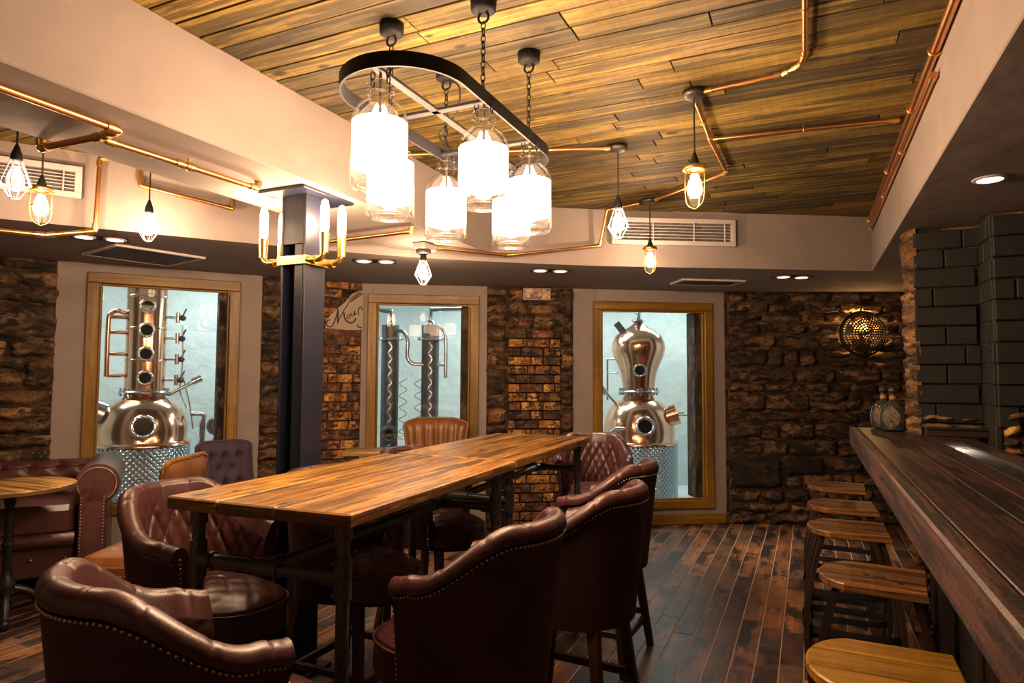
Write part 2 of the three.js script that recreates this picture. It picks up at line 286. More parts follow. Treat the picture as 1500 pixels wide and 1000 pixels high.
// ---------------------------------------------------------------- masonry
function stoneGeo(w, h, depth, rough, sd, cell = 0.026) {
  const nx = Math.max(4, Math.round(w / cell)), ny = Math.max(3, Math.round(h / cell)), ou = rr(0, 9), ov = rr(0, 9), tx = rr(-0.09, 0.09), ty = rr(-0.12, 0.12);
  return grid(nx, ny, (u, v) => {
    const x = (u - 0.5) * w, y = (v - 0.5) * h, e = Math.min(u * w, (1 - u) * w, v * h, (1 - v) * h), edge = e < 1e-6;
    const k = sstep(-0.008, 0.016, e), n1 = perlin.noise(x * 7 + sd * 3.1, y * 10 + sd * 1.7, sd), n2 = 1 - 2 * Math.abs(perlin.noise(x * 14 + sd, y * 22, sd * 2.3)), n3 = perlin.noise(x * 46 + sd, y * 46, sd * 1.3);
    const jx = perlin.noise(x * 8, y * 14 + sd, 3.3) * 0.022, jy = perlin.noise(x * 9 + sd, y * 8, 7.7) * 0.022;
    const p = V(x + jx, y + jy, edge ? -0.02 : depth * (0.3 + 0.7 * k) + tx * x + ty * y * 0.6 + (n1 * 0.6 + n2 * 0.45 + n3 * 0.35) * rough * (0.4 + 0.6 * k)); p.u = x + ou; p.v = y + ov; return p;
  });
}
// irregular courses between s0..s1, y0..y1 in the wall's own frame
function rubble(parent, s0, s1, y0, y1, o = {}) {
  const { hmin = 0.09, hmax = 0.24, wmin = 0.14, wmax = 0.5, depth = 0.035, rough = 0.03, mats = STONE, cut = null, off = 0, name = 'stone' } = o;
  let y = y0;
  while (y < y1 - 0.01) {
    let h = rr(hmin, hmax); if (y + h > y1 - hmin * 0.7) h = y1 - y;
    let s = s0;
    while (s < s1 - 0.01) {
      let w = rr(wmin, wmax); if (s + w > s1 - wmin * 0.7) w = s1 - s;
      const put = (sc, yc, ww, hh) => { if (cut && cut(sc, yc)) return; const g = stoneGeo(ww - 0.012, hh - 0.012, depth * rr(0.7, 1.4), rough, rr(0, 60)); g.translate(sc, yc, off); mesh(name, g, pick(mats), parent); };
      if (h > 0.17 && w > 0.2 && rnd() < 0.3) { const k = rr(0.4, 0.6); put(s + w / 2, y + h * k / 2, w, h * k); put(s + w / 2, y + h * k + h * (1 - k) / 2, w, h * (1 - k)); }
      else put(s + w / 2, y + h / 2, w, h);
      s += w;
    }
    y += h;
  }
}
function brickwork(parent, s0, s1, y0, y1, o = {}) {
  const { L = 0.215, H = 0.076, j = 0.012, D = 0.05, mats = BRICK, cut = null, off = 0, name = 'brick', bev = 0.007 } = o; let row = 0;
  for (let y = y0; y < y1 - 0.02; y += H + j, row++) {
    const h = Math.min(H, y1 - y); let s = s0 - (row % 2 ? L * 0.5 : 0) - (row % 3 === 2 ? L * 0.2 : 0);
    while (s < s1 - 0.012) { const w = rnd() < 0.2 ? L * 0.48 : L; const a = Math.max(s, s0), b = Math.min(s + w, s1); s += w + j; if (b - a < 0.03 || (cut && cut((a + b) / 2, y + h / 2))) continue;
      const g = cbox(b - a, h, D, bev); metreUV(g, 'x', rr(0, 9), rr(0, 9)); g.rotateZ(rr(-0.008, 0.008)); g.translate((a + b) / 2, y + h / 2, off - D / 2 + rr(0.008, 0.02)); mesh(name, g, pick(mats), parent); }
  }
}

// window with oak frame, in a wall's own frame
function windowAt(seg, s0, s1, y0, y1) {
  const w = structure('window'); w.name = `window_${++windowAt.n}`; seg.place(w);
  const fw = 0.085, mid = (s0 + s1) / 2, H = y1 - y0;
  const rail = (sw, sh, x, y, along) => { const f = mesh('frame', [bx(sw, sh, 0.05, x, y, 0.012, 0.006, along)], M.oak, w); return f; };
  rail(s1 - s0, fw, mid, y1 - fw / 2, 'x'); rail(s1 - s0, fw, mid, y0 + fw / 2, 'x'); rail(fw, H - 2 * fw, s0 + fw / 2, (y0 + y1) / 2, 'y'); rail(fw, H - 2 * fw, s1 - fw / 2, (y0 + y1) / 2, 'y');
  const b = 0.018, i0 = s0 + fw, i1 = s1 - fw, j0 = y0 + fw, j1 = y1 - fw;
  for (const [sw, sh, x, y, al] of [[i1 - i0, b, mid, j1 - b / 2, 'x'], [i1 - i0, b, mid, j0 + b / 2, 'x'], [b, j1 - j0 - 2 * b, i0 + b / 2, (j0 + j1) / 2, 'y'], [b, j1 - j0 - 2 * b, i1 - b / 2, (j0 + j1) / 2, 'y']]) mesh('bead', bx(sw, sh, 0.03, x, y, -0.01, 0.006, al), M.oak, w);
  mesh('jamb_post', bx(0.075, j1 - j0, 0.2, i1 - 0.0385, (j0 + j1) / 2, -0.16, 0.004, 'y'), STONE[1], w);
  mesh('pane', bx(i1 - i0, j1 - j0, 0.004, mid, (j0 + j1) / 2, -0.03, 0.0005), M.glass, w);
}
windowAt.n = 0;
const TH = 0.3; // wall thickness
const solid = (s0, s1, y0, y1, o0 = -TH, o1 = 0) => bx(s1 - s0, y1 - y0, o1 - o0, (s0 + s1) / 2, (y0 + y1) / 2, (o0 + o1) / 2, 0.002);
const holed = (s0, s1, a, b, y0, y1) => [solid(s0, a, 0, SOFF + 0.45), solid(b, s1, 0, SOFF + 0.45), solid(a, b, y1, SOFF + 0.45), solid(a, b, 0, y0)];
const MOUR = [[2.16, 1.96], [2.385, 1.96], [2.385, 2.285], [2.34, 2.27]];
{ // left part of the back wall: rubble, plastered window, rubble, brick
  const w = structure('wall_back_left'); WA.place(w);
  mesh('masonry_core', solid(-2.1, 0, 0, 2.8), M.mortar, w); mesh('plaster_panel', holed(0, 1.5, 0.24, 1.28, 0.40, 2.24), M.plaster, w); mesh('masonry_core', solid(1.5, 2.4, 0, 2.8), M.mortar, w);
  rubble(w, -1.3, 0.015, 0, SOFF, { hmin: 0.12, hmax: 0.27, wmin: 0.2 }); rubble(w, 1.49, 1.86, 0, SOFF, { wmin: 0.15, wmax: 0.37 });
  brickwork(w, 1.87, 2.39, 0, SOFF, { cut: (s, y) => y > 1.93 && y < 2.26 && s > 2.02 && s > 2.12 + (y - 1.95) * 0.9 - 0.12 });
  windowAt(WA, 0.2, 1.32, 0.36, 2.28);
}
{ // middle of the back wall: two plastered windows and the brick pier between
  const w = structure('wall_back'); WB.place(w);
  mesh('plaster_panel', holed(0, 1.2, 0.1, 1.08, 0.40, 2.21), M.plaster, w); mesh('masonry_core', solid(1.2, 2.06, 0, 2.8), M.mortar, w); mesh('plaster_panel', holed(2.06, 3.65, 2.3, 3.47, 0.20, 2.19), M.plaster, w); mesh('masonry_core', solid(3.65, 3.69, 0, 2.8), M.mortar, w);
  rubble(w, 1.19, 1.40, 0, SOFF, { wmin: 0.2, wmax: 0.3, hmax: 0.2 }); rubble(w, 1.93, 2.07, 0, SOFF, { wmin: 0.13, wmax: 0.2, hmin: 0.12, hmax: 0.3 });
  brickwork(w, 1.41, 1.92, 0, 1.93, { off: 0.03 }); rubble(w, 1.41, 1.92, 1.93, SOFF, { wmin: 0.16, wmax: 0.3, hmin: 0.09, hmax: 0.16, off: 0.02, mats: [STONE[2], STONE[5], BRICK[1], BRICK[3]] });
  windowAt(WB, 0.06, 1.12, 0.36, 2.25); windowAt(WB, 2.26, 3.51, 0.16, 2.23);
  const bb = structure('baseboard_back'); WB.place(bb); mesh('board', bx(1.56, 0.10, 0.022, 2.86, 0.055, 0.012, 0.004), M.oak, bb);
}
{ // right part of the back wall: rubble with two dressed dark blocks
  const w = structure('wall_back_right'); WC.place(w);
  mesh('masonry_core', solid(0, WC.len, 0, 2.8), M.mortar, w);
  const blocks = [[0.02, 0.52, 0.36, 0.68], [0.54, 0.96, 0.48, 0.67]];
  const cut = (s, y) => blocks.some(([a, b, c, d]) => s > a - 0.02 && s < b + 0.02 && y > c && y < d);
  rubble(w, 0.0, 2.4, 0, 0.36, { hmin: 0.1, hmax: 0.18 }); rubble(w, 0, 2.4, 0.36, 0.68, { hmin: 0.12, hmax: 0.16, wmin: 0.16, wmax: 0.3, cut }); rubble(w, 0, 2.4, 0.68, SOFF, { hmin: 0.09, hmax: 0.21 });
  for (const [a, b, c, d] of blocks) { const g = stoneGeo(b - a, d - c, 0.045, 0.006, rr(0, 9)); g.translate((a + b) / 2, (c + d) / 2, 0); mesh('stone', g, BLOCK, w); }
}
{ // the shell outside the frame
  const l = structure('wall_left'); mesh('plaster', bx(0.2, 2.9, 3.6, -6.62, 1.4, -0.2, 0.002, 'z'), M.plaster, l);
  const f = structure('wall_front'); mesh('plaster', bx(9.2, 2.9, 0.2, -2.1, 1.4, 1.3, 0.002), M.plaster, f);
  const r = structure('wall_right'); mesh('plaster', bx(0.2, 2.9, 9.8, 2.4, 1.4, -3.5, 0.002, 'z'), M.plaster, r);
}
{ // black painted brick pier behind the bar, paint gone at the foot
  const w = structure('wall_bar_pier');
  mesh('masonry_core', [bx(0.42, 2.34, 0.10, 0.77, 1.175, -4.47, 0.002), bx(0.62, 2.34, 0.30, 1.20, 1.175, -4.28, 0.002)], M.mortar, w);
  const edgeA = (s) => 1.27 + 0.05 * Math.sin(s * 30) + (s > 0.82 ? -0.1 : 0), edgeP = (s) => 1.20 + (s - 0.9) * 1.6;
  const gA = new THREE.Group(); 
  const place = (o, z) => { for (const m of o.children.slice()) { m.geometry.translate(0, 0, z); w.add(m); } };
  brickwork(gA, 0.57, 0.885, 0, SOFF, { L: 0.30, H: 0.105, j: 0.006, D: 0.04, mats: [M.blackBrick], cut: (s, y) => y < edgeA(s) - 0.02, bev: 0.005 });
  rubble(gA, 0.57, 0.885, 0, 1.27, { wmin: 0.08, wmax: 0.2, hmin: 0.05, hmax: 0.1, mats: [STONE[2], STONE[5], STONE[4]], rough: 0.012, depth: 0.02 }); place(gA, -4.41);
  const gP = new THREE.Group();
  brickwork(gP, 0.89, 1.52, 0, SOFF, { L: 0.30, H: 0.105, j: 0.006, D: 0.04, mats: [M.blackBrick], cut: (s, y) => y < edgeP(s) - 0.03 && s > 0.9, bev: 0.005 });
  rubble(gP, 0.905, 1.52, 0, 1.52, { wmin: 0.05, wmax: 0.13, hmin: 0.04, hmax: 0.08, mats: [STONE[5], BRICK[1], BRICK[5], STONE[2], BRICK[3], STONE[4]], rough: 0.02, depth: 0.02, cut: (s, y) => y > edgeP(s) + 0.02 }); place(gP, -4.115);
  const gS = new THREE.Group(); // flank of the deeper pier
  brickwork(gS, 0, 0.3, 0, SOFF, { L: 0.28, H: 0.105, j: 0.006, D: 0.03, mats: [M.blackBrick], bev: 0.004 });
  for (const m of gS.children.slice()) { m.geometry.rotateY(-Math.PI / 2).translate(0.895, 0, -4.42); w.add(m); }
  // raw stone edge of the opening
  let y = 0; while (y < SOFF - 0.02) { const h = Math.min(rr(0.08, 0.2), SOFF - y); const g = stoneGeo(0.12, h + 0.012, 0.006, 0.012, rr(0, 40), 0.02); g.rotateY(-1.16).translate(0.545 + rr(-0.004, 0.004), y + h / 2, -4.45); mesh('stone', g, pick([STONE[5], STONE[2], STONE[5]]), w); y += h; }
}

// ---------------------------------------------------------------- still room behind the windows
{
  const w = structure('still_room_shell');
  const P = (x, z) => [x, z];
  const wallSeg = (p, q) => { const s = new Seg(p, q), g = bx(s.len + 0.2, 3, 0.12, s.len / 2, 1.4, -0.06, 0.002); g.rotateY(s.turn).translate(p[0], 0, p[1]); mesh('still_room_wall', g, M.stillWall, w); };
  wallSeg(P(-7.9, -3.2), P(-5.3, -7.0)); wallSeg(P(-5.3, -7.0), P(-1.2, -9.3)); wallSeg(P(-1.2, -9.3), P(0.9, -9.3)); wallSeg(P(0.2, -9.4), P(-0.25, -7.45)); wallSeg(P(-6.5, -1.9), P(-7.9, -3.2));
  const poly = (pts, y, d) => { const sh = new THREE.Shape(); pts.forEach(([x, z], i) => i ? sh.lineTo(x, -z) : sh.moveTo(x, -z)); return metreUV(new THREE.ExtrudeGeometry(sh, { depth: d, bevelEnabled: false }).rotateX(-Math.PI / 2).translate(0, y, 0)); };
  const room = [[-7.95, -3.2], [-6.5, -1.7], [-5.42, -3.2], [-4.0, -5.1], [-0.6, -7.25], [0.9, -7.8], [0.9, -9.4], [-1.2, -9.4], [-5.3, -7.1]];
  mesh('still_room_floor', poly(room, -0.05, 0.055), M.stillWall, w); mesh('still_room_ceiling', poly(room, 2.78, 0.08), M.stillWall, w);
}
function panelLight(x, z, turn, label, w = 1.1, d = 0.3) {
  const t = thing('ceiling_light_panel', label, 'ceiling light', 'cool light panels of the still room', [x, 2.74, z], turn);
  mesh('housing', bx(w + 0.06, 0.04, d + 0.06, 0, 0.02, 0, 0.004), M.white, t); mesh('light_diffuser', bx(w, 0.012, d, 0, -0.005, 0, 0.002), M.coolGlow, t);
  const l = new THREE.RectAreaLight(COOL, STILL_PANEL, w, d); l.position.set(0, -0.02, 0); l.rotation.x = -Math.PI / 2; t.add(l);
}
panelLight(-5.6, -5.2, WA.turn, 'cool white light panel above the column still', 1.3, 0.35);
panelLight(-6.3, -3.6, WA.turn, 'cool white light panel left of the column still', 1.0, 0.35);
panelLight(-3.5, -6.9, WB.turn, 'cool white light panel above the twin columns', 1.3, 0.35);
panelLight(-1.4, -8.2, WB.turn, 'cool white light panel above the onion still', 1.3, 0.35);
panelLight(-2.5, -7.0, WB.turn, 'cool white light panel between the columns and the onion still', 1.0, 0.3);

function porthole(parent, x, y, z, r, dir) {
  const q = new THREE.Quaternion().setFromUnitVectors(V(0, 1, 0), dir.clone().normalize());
  const put = (g) => g.applyQuaternion(q).translate(x, y, z);
  const ring = mesh('porthole', [put(new THREE.TorusGeometry(r, r * 0.22, 10, 28).rotateX(Math.PI / 2)), put(new THREE.CylinderGeometry(r * 1.1, r * 1.2, 0.05, 28, 1, true).translate(0, -0.025, 0))], M.steel, parent);
  mesh('sight_glass', put(new THREE.CylinderGeometry(r * 0.95, r * 0.95, 0.012, 28)), M.portGlass, ring);
  const bolts = []; for (let k = 0; k < 10; k++) bolts.push(put(new THREE.SphereGeometry(r * 0.09, 6, 5).translate(Math.cos(k * 0.628) * r, r * 0.2, Math.sin(k * 0.628) * r))); mesh('bolts', bolts, M.brass, ring);
}
const camDir = (x, z) => V(-x, 0, -z).normalize();
{ // column still behind window 1
  const x = -5.67, z = -4.12, t = thing('column_still', 'copper pot still with tall copper column and dimpled steel jacket', 'still', null, [x, 0, z]);
  const c = camDir(x, z), side = V(c.z, 0, -c.x);
  mesh('jacket', lathe([[0.0, 0.02], [0.38, 0.02], [0.40, 0.06], [0.40, 0.80], [0.385, 0.83], [0.0, 0.83]], 48), M.dimple, t).geometry = (() => { const g = lathe([[0.38, 0.10], [0.40, 0.13], [0.40, 0.80], [0.385, 0.835]], 64); const u = g.attributes.uv, p = g.attributes.position; for (let i = 0; i < u.count; i++) u.setXY(i, u.getX(i) * 2.53, p.getY(i)); return g; })();
  for (let k = 0; k < 4; k++) { const a = k * Math.PI / 2 + 0.4; mesh('leg', cyl(V(Math.cos(a) * 0.34, 0.004, Math.sin(a) * 0.34), V(Math.cos(a) * 0.34, 0.16, Math.sin(a) * 0.34), 0.025), M.steel, t); }
  mesh('pot', lathe([[0.41, 0.82], [0.41, 0.85], [0.37, 0.86], [0.375, 0.95], [0.36, 1.05], [0.32, 1.15], [0.25, 1.22], [0.17, 1.26], [0.165, 1.30]], 64), M.copper, t);
  const fl = mesh('flange', lathe([[0.16, 1.29], [0.215, 1.29], [0.215, 1.32], [0.16, 1.32]], 40), M.steel, t); const bt = []; for (let k = 0; k < 16; k++) bt.push(cyl(V(Math.cos(k * 0.3927) * 0.198, 1.27, Math.sin(k * 0.3927) * 0.198), V(Math.cos(k * 0.3927) * 0.198, 1.345, Math.sin(k * 0.3927) * 0.198), 0.010, 6)); mesh('bolts', bt, M.steel, fl);
  mesh('column', lathe([[0.17, 1.32], [0.17, 2.66], [0.0, 2.68]], 48), M.copper, t);
  for (const y of [1.60, 1.90, 2.2]) mesh('collar', lathe([[0.171, y - 0.01], [0.178, y], [0.171, y + 0.01]], 40), M.copper, t);
  for (const y of [1.44, 1.66, 1.88, 2.10]) porthole(t, c.x * 0.185 + side.x * 0.0, y, c.z * 0.185, 0.058, c);
  const d2 = V(c.x, 0.25, c.z).normalize(); porthole(t, c.x * 0.40, 1.01, c.z * 0.40, 0.09, d2);
  const L = (a, y) => V(-side.x * a, y, -side.z * a), R = (a, y) => V(side.x * a, y, side.z * a);
  mesh('side_pipe', [tube([L(0.17, 2.04), L(0.25, 2.06), L(0.30, 2.02), L(0.31, 1.9), L(0.31, 1.45)], 0.022, 10, 30), ...[1.46, 1.66, 1.86, 2.0].map(y => cyl(L(0.16, y), L(0.31, y), 0.018, 8))], M.copper, t);
  for (const y of [1.42, 1.62, 1.82, 2.02]) { const v = mesh('valve', [cyl(R(0.16, y), R(0.30, y), 0.014, 8), cyl(R(0.26, y - 0.05), R(0.26, y + 0.05), 0.02, 10)], M.steel, t); mesh('valve_handle', [cyl(R(0.30, y + 0.02), R(0.33, y + 0.09), 0.008, 6), ball(R(0.30, 0).x, y, R(0.30, 0).z, 0.03, 12, 8)], M.darkSteel, v); }
  mesh('drain_line', [tube([R(0.30, 1.95), R(0.31, 1.6), R(0.30, 1.3), R(0.36, 1.15)], 0.008, 6, 24), tube([R(0.32, 1.45), R(0.38, 1.2), R(0.42, 0.95)], 0.007, 6, 24)], M.steel, t);
  const mw = mesh('manway', cyl(L(0.30, 1.08), L(0.44, 1.14), 0.13, 28), M.steel, t); mesh('manway_clamp', [cyl(L(0.44, 1.14), L(0.50, 1.17), 0.02), ...[0, 1.57, 3.14, 4.71].map(a => { const p = L(0.47, 1.15 + 0.10 * Math.sin(a)); return cyl(p, p.clone().add(V(-side.x * 0.08 + c.x * 0.05 * Math.cos(a), 0.05, -side.z * 0.08 + c.z * 0.05 * Math.cos(a))), 0.008, 6); })], M.steel, mw);
  mesh('thermometer', [cyl(R(0.20, 1.28), R(0.44, 1.42), 0.018, 8), cyl(R(0.40, 1.40), R(0.48, 1.44), 0.035, 14)], M.steel, t);
  mesh('vapour_pipe', [...pipeRun([R(0.10, 2.62), R(0.36, 2.62), R(0.36, 2.36), R(0.85, 2.36)], 0.018), ...pipeRun([R(0.5, 2.62), R(0.5, 2.48), R(0.62, 2.46), R(0.95, 2.46)], 0.016), ball(R(0.66, 0).x, 2.45, R(0.66, 0).z, 0.08, 16, 12)], M.steel, t);
}
{ // pump beside it
  const c = camDir(-5.3, -4.7), side = V(c.z, 0, -c.x), b = V(-5.67, 0, -4.12).addScaledVector(side, 0.56);
  const t = thing('spirit_pump', 'polished steel pump with standpipe and round gauge beside the column still', 'pump', null, [b.x, 0, b.z]);
  const S = (a, y, f = 0) => V(side.x * a + c.x * f, y, side.z * a + c.z * f);
  mesh('standpipe', [cyl(S(-0.06, 0.0), S(-0.06, 1.02), 0.028), tube([S(-0.06, 1.02), S(-0.05, 1.08), S(-0.16, 1.1)], 0.022, 8, 14)], M.steel, t);
  mesh('motor', [cyl(S(0.02, 0.52), S(0.20, 0.52), 0.11, 28), cyl(S(0.20, 0.52), S(0.22, 0.52), 0.13, 28), cyl(S(-0.02, 0.52), S(0.02, 0.52), 0.13, 28)], M.steel, t);
  mesh('sight_bowl', [ball(S(0.07, 0).x, 0.98, S(0.07, 0).z, 0.095, 20, 14), new THREE.TorusGeometry(0.08, 0.016, 8, 24).rotateY(Math.atan2(c.x, c.z)).translate(S(0.07, 0, 0.07).x, 0.98, S(0.07, 0, 0.07).z)], M.steel, t);
  mesh('gauge', [cyl(S(0.13, 1.20, -0.01), S(0.13, 1.20, 0.03), 0.05, 20), cyl(S(0.12, 1.06), S(0.13, 1.17), 0.008, 6)], M.darkSteel, t);
  mesh('base', [bx(0.34, 0.05, 0.26, S(0.06, 0).x, 0.03, S(0.06, 0).z, 0.006), cyl(S(0.07, 0.05), S(0.07, 0.42), 0.05), tube([S(0.07, 0.63), S(0.06, 0.72), S(0.03, 0.80), S(0.07, 0.9)], 0.012, 8, 20)], M.steel, t);
}
{ // twin rectifying columns behind window 2
  const spots = [[-4.28, -6.07, 'left'], [-3.87, -6.26, 'right']];
  spots.forEach(([x, z, sd], i) => {
    const t = thing('rectifying_column', i ? 'dark rectifying column whose bent pipe hangs down to a valve' : 'dark rectifying column joined by a bent pipe to its twin', 'still column', 'twin rectifying columns', [x, 0, z]);
    const c = camDir(x, z), side = V(c.z, 0, -c.x), S = (a, y, f = 0) => V(side.x * a + c.x * f, y, side.z * a + c.z * f);
    mesh('shaft', lathe([[0.0, 0.005], [0.14, 0.005], [0.14, 0.03], [0.098, 0.03], [0.098, 2.04], [0.0, 2.05]], 32), M.steel, t).material = M.darkSteel;
    mesh('flange', lathe([[0.099, 1.87], [0.15, 1.87], [0.15, 1.90], [0.099, 1.90]], 28), M.steel, t);
    const hose = []; const pts = []; for (let k = 0; k < 26; k++) pts.push(S(0.018 * (k % 2 ? 1 : -1), 1.85 - k * 0.065, 0.11)); hose.push(tube(pts, 0.012, 6, 90)); mesh('braided_hose', hose, M.steel, t);
    const rg = mesh('ring_gauge', new THREE.TorusGeometry(0.07, 0.03, 10, 28).rotateY(Math.atan2(c.x, c.z)).translate(c.x * 0.12, 0.83, c.z * 0.12), M.pipeGrey, t); mesh('gauge_glass', cyl(S(0, 0.83, 0.10), S(0, 0.83, 0.13), 0.045, 18), M.portGlass, rg);
    const head = mesh('head_fitting', [ball(0, 2.06, 0, 0.05, 14, 10), ...pipeRun(i ? [V(0, 2.05, 0), V(0, 2.22, 0), S(0.75, 2.25)] : [V(0, 2.05, 0), V(0, 2.20, 0), S(-0.55, 2.22)], 0.026)], M.steel, t);
    mesh('bent_pipe', i ? tube([S(0.02, 1.95, 0.06), S(0.08, 2.02, 0.08), S(0.15, 1.98, 0.09), S(0.17, 1.86, 0.1), S(0.17, 1.45, 0.1)], 0.022, 10, 40) : tube([S(0.05, 1.98, 0.06), S(0.14, 1.96, 0.1), S(0.19, 1.86, 0.12), S(0.19, 1.68, 0.12), S(0.24, 1.61, 0.12), S(0.34, 1.60, 0.12), S(0.60, 1.60, 0.12)], 0.022, 10, 50), M.steel, t);
    const coil = []; for (let k = 0; k < 40; k++) coil.push(S(0.15 + 0.04 * Math.cos(k * 0.8), 1.45 - k * 0.017, 0.04 * Math.sin(k * 0.8))); mesh('coil_wire', tube(coil.map(p => i ? p.clone().addScaledVector(side, -0.28) : p), 0.004, 5, 160), M.darkSteel, t);
    if (!i) mesh('low_pipe', [...pipeRun([S(0.1, 0.78, 0.05), S(0.42, 0.78, 0.05)], 0.018), ...pipeRun([S(0.32, 0.6, 0.06), S(0.32, 0.95, 0.06), S(0.36, 0.98, 0.06)], 0.015), ...pipeRun([S(-0.16, 0.1, 0), S(-0.16, 0.82, 0)], 0.014)], M.steel, t);
  });
}
{ // onion headed still behind window 3
  const x = -1.81, z = -7.53, t = thing('onion_still', 'copper onion-headed pot still on dimpled steel jacket', 'still', null, [x, 0, z]);
  const c = camDir(x, z), side = V(c.z, 0, -c.x), S = (a, y, f = 0) => V(side.x * a + c.x * f, y, side.z * a + c.z * f);
  mesh('jacket', (() => { const g = lathe([[0.42, 0.06], [0.44, 0.09], [0.44, 0.70], [0.425, 0.725]], 64); const u = g.attributes.uv, p = g.attributes.position; for (let i = 0; i < u.count; i++) u.setXY(i, u.getX(i) * 2.75, p.getY(i)); return g; })(), M.dimple, t);
  for (let k = 0; k < 4; k++) { const a = k * Math.PI / 2 + 0.7; mesh('leg', cyl(V(Math.cos(a) * 0.36, 0.006, Math.sin(a) * 0.36), V(Math.cos(a) * 0.36, 0.12, Math.sin(a) * 0.36), 0.028), M.steel, t); }
  mesh('pot', lathe([[0.45, 0.71], [0.45, 0.74], [0.405, 0.75], [0.41, 0.85], [0.395, 0.97], [0.35, 1.09], [0.27, 1.18], [0.19, 1.22], [0.165, 1.26], [0.165, 1.29]], 64), M.copper, t);
  const fl = mesh('flange', lathe([[0.15, 1.285], [0.235, 1.285], [0.235, 1.32], [0.15, 1.32]], 40), M.steel, t); const bt = []; for (let k = 0; k < 16; k++) bt.push(cyl(V(Math.cos(k * 0.3927) * 0.215, 1.265, Math.sin(k * 0.3927) * 0.215), V(Math.cos(k * 0.3927) * 0.215, 1.345, Math.sin(k * 0.3927) * 0.215), 0.012, 6)); mesh('bolts', bt, M.steel, fl);
  mesh('onion_head', lathe([[0.18, 1.32], [0.19, 1.40], [0.205, 1.50], [0.24, 1.60], [0.285, 1.70], [0.31, 1.79], [0.305, 1.87], [0.27, 1.95], [0.20, 2.01], [0.12, 2.05], [0.065, 2.09], [0.05, 2.12]], 64), M.copper, t);
  mesh('spout', [cyl(V(0, 2.11, 0), V(0, 2.26, 0), 0.028), ball(0, 2.27, 0, 0.06, 16, 12), cyl(V(0, 2.26, 0), S(-0.62, 2.27), 0.032), lathe([[0.05, 2.12], [0.075, 2.12], [0.075, 2.145], [0.03, 2.145]], 24)], M.steel, t);
  porthole(t, S(0.02, 0, 0.225).x, 1.55, S(0.02, 0, 0.225).z, 0.066, V(c.x, -0.3, c.z)); porthole(t, S(0.07, 0, 0.41).x, 0.93, S(0.07, 0, 0.41).z, 0.092, V(c.x + side.x * 0.15, 0.18, c.z + side.z * 0.15));
  const mw = mesh('manway', cyl(S(0.28, 1.0, 0.08), S(0.44, 1.06, 0.1), 0.12, 26), M.copper, t); mesh('manway_clamp', [cyl(S(0.42, 1.05, 0.1), S(0.50, 1.08, 0.1), 0.015), cyl(S(0.46, 1.04, 0.05), S(0.56, 1.05, 0.18), 0.01, 6)], M.steel, mw);
  mesh('inspection_lamp', [cyl(S(-0.16, 1.98, 0.1), S(-0.25, 2.10, 0.12), 0.04, 16)], M.darkSteel, t); mesh('thermometer', [cyl(S(-0.26, 1.16, 0.1), S(-0.40, 1.32, 0.12), 0.016, 8), cyl(S(-0.37, 1.27, 0.12), S(-0.43, 1.35, 0.12), 0.034, 14)], M.steel, t);
  mesh('stand_pipe', [...pipeRun([S(-0.30, 0.3, 0.34), S(-0.30, 0.86, 0.36), S(-0.24, 0.90, 0.38), S(-0.16, 0.90, 0.40)], 0.02), ...pipeRun([S(-0.36, 1.2, 0.0), S(-0.36, 1.68, 0.0), S(-0.24, 1.68, 0.05)], 0.012), cyl(S(-0.36, 1.52, 0), S(-0.24, 1.52, 0.1), 0.01, 6)], M.steel, t);
}

// ---------------------------------------------------------------- lamps
function addPoint(parent, x, y, z, cd, color, size = 1.5) { const l = new THREE.PointLight(color, cd, 0, 2); l.position.set(x, y, z); l.castShadow = true; l.shadow.radius = size; l.shadow.mapSize.set(512, 512); parent.add(l); return l; }
const bulbGeo = (s = 1) => lathe([[0.0, -0.058], [0.016, -0.055], [0.026, -0.04], [0.028, -0.02], [0.024, 0.0], [0.015, 0.022], [0.013, 0.03]].map(([r, y]) => [r * s, y * s]), 18);

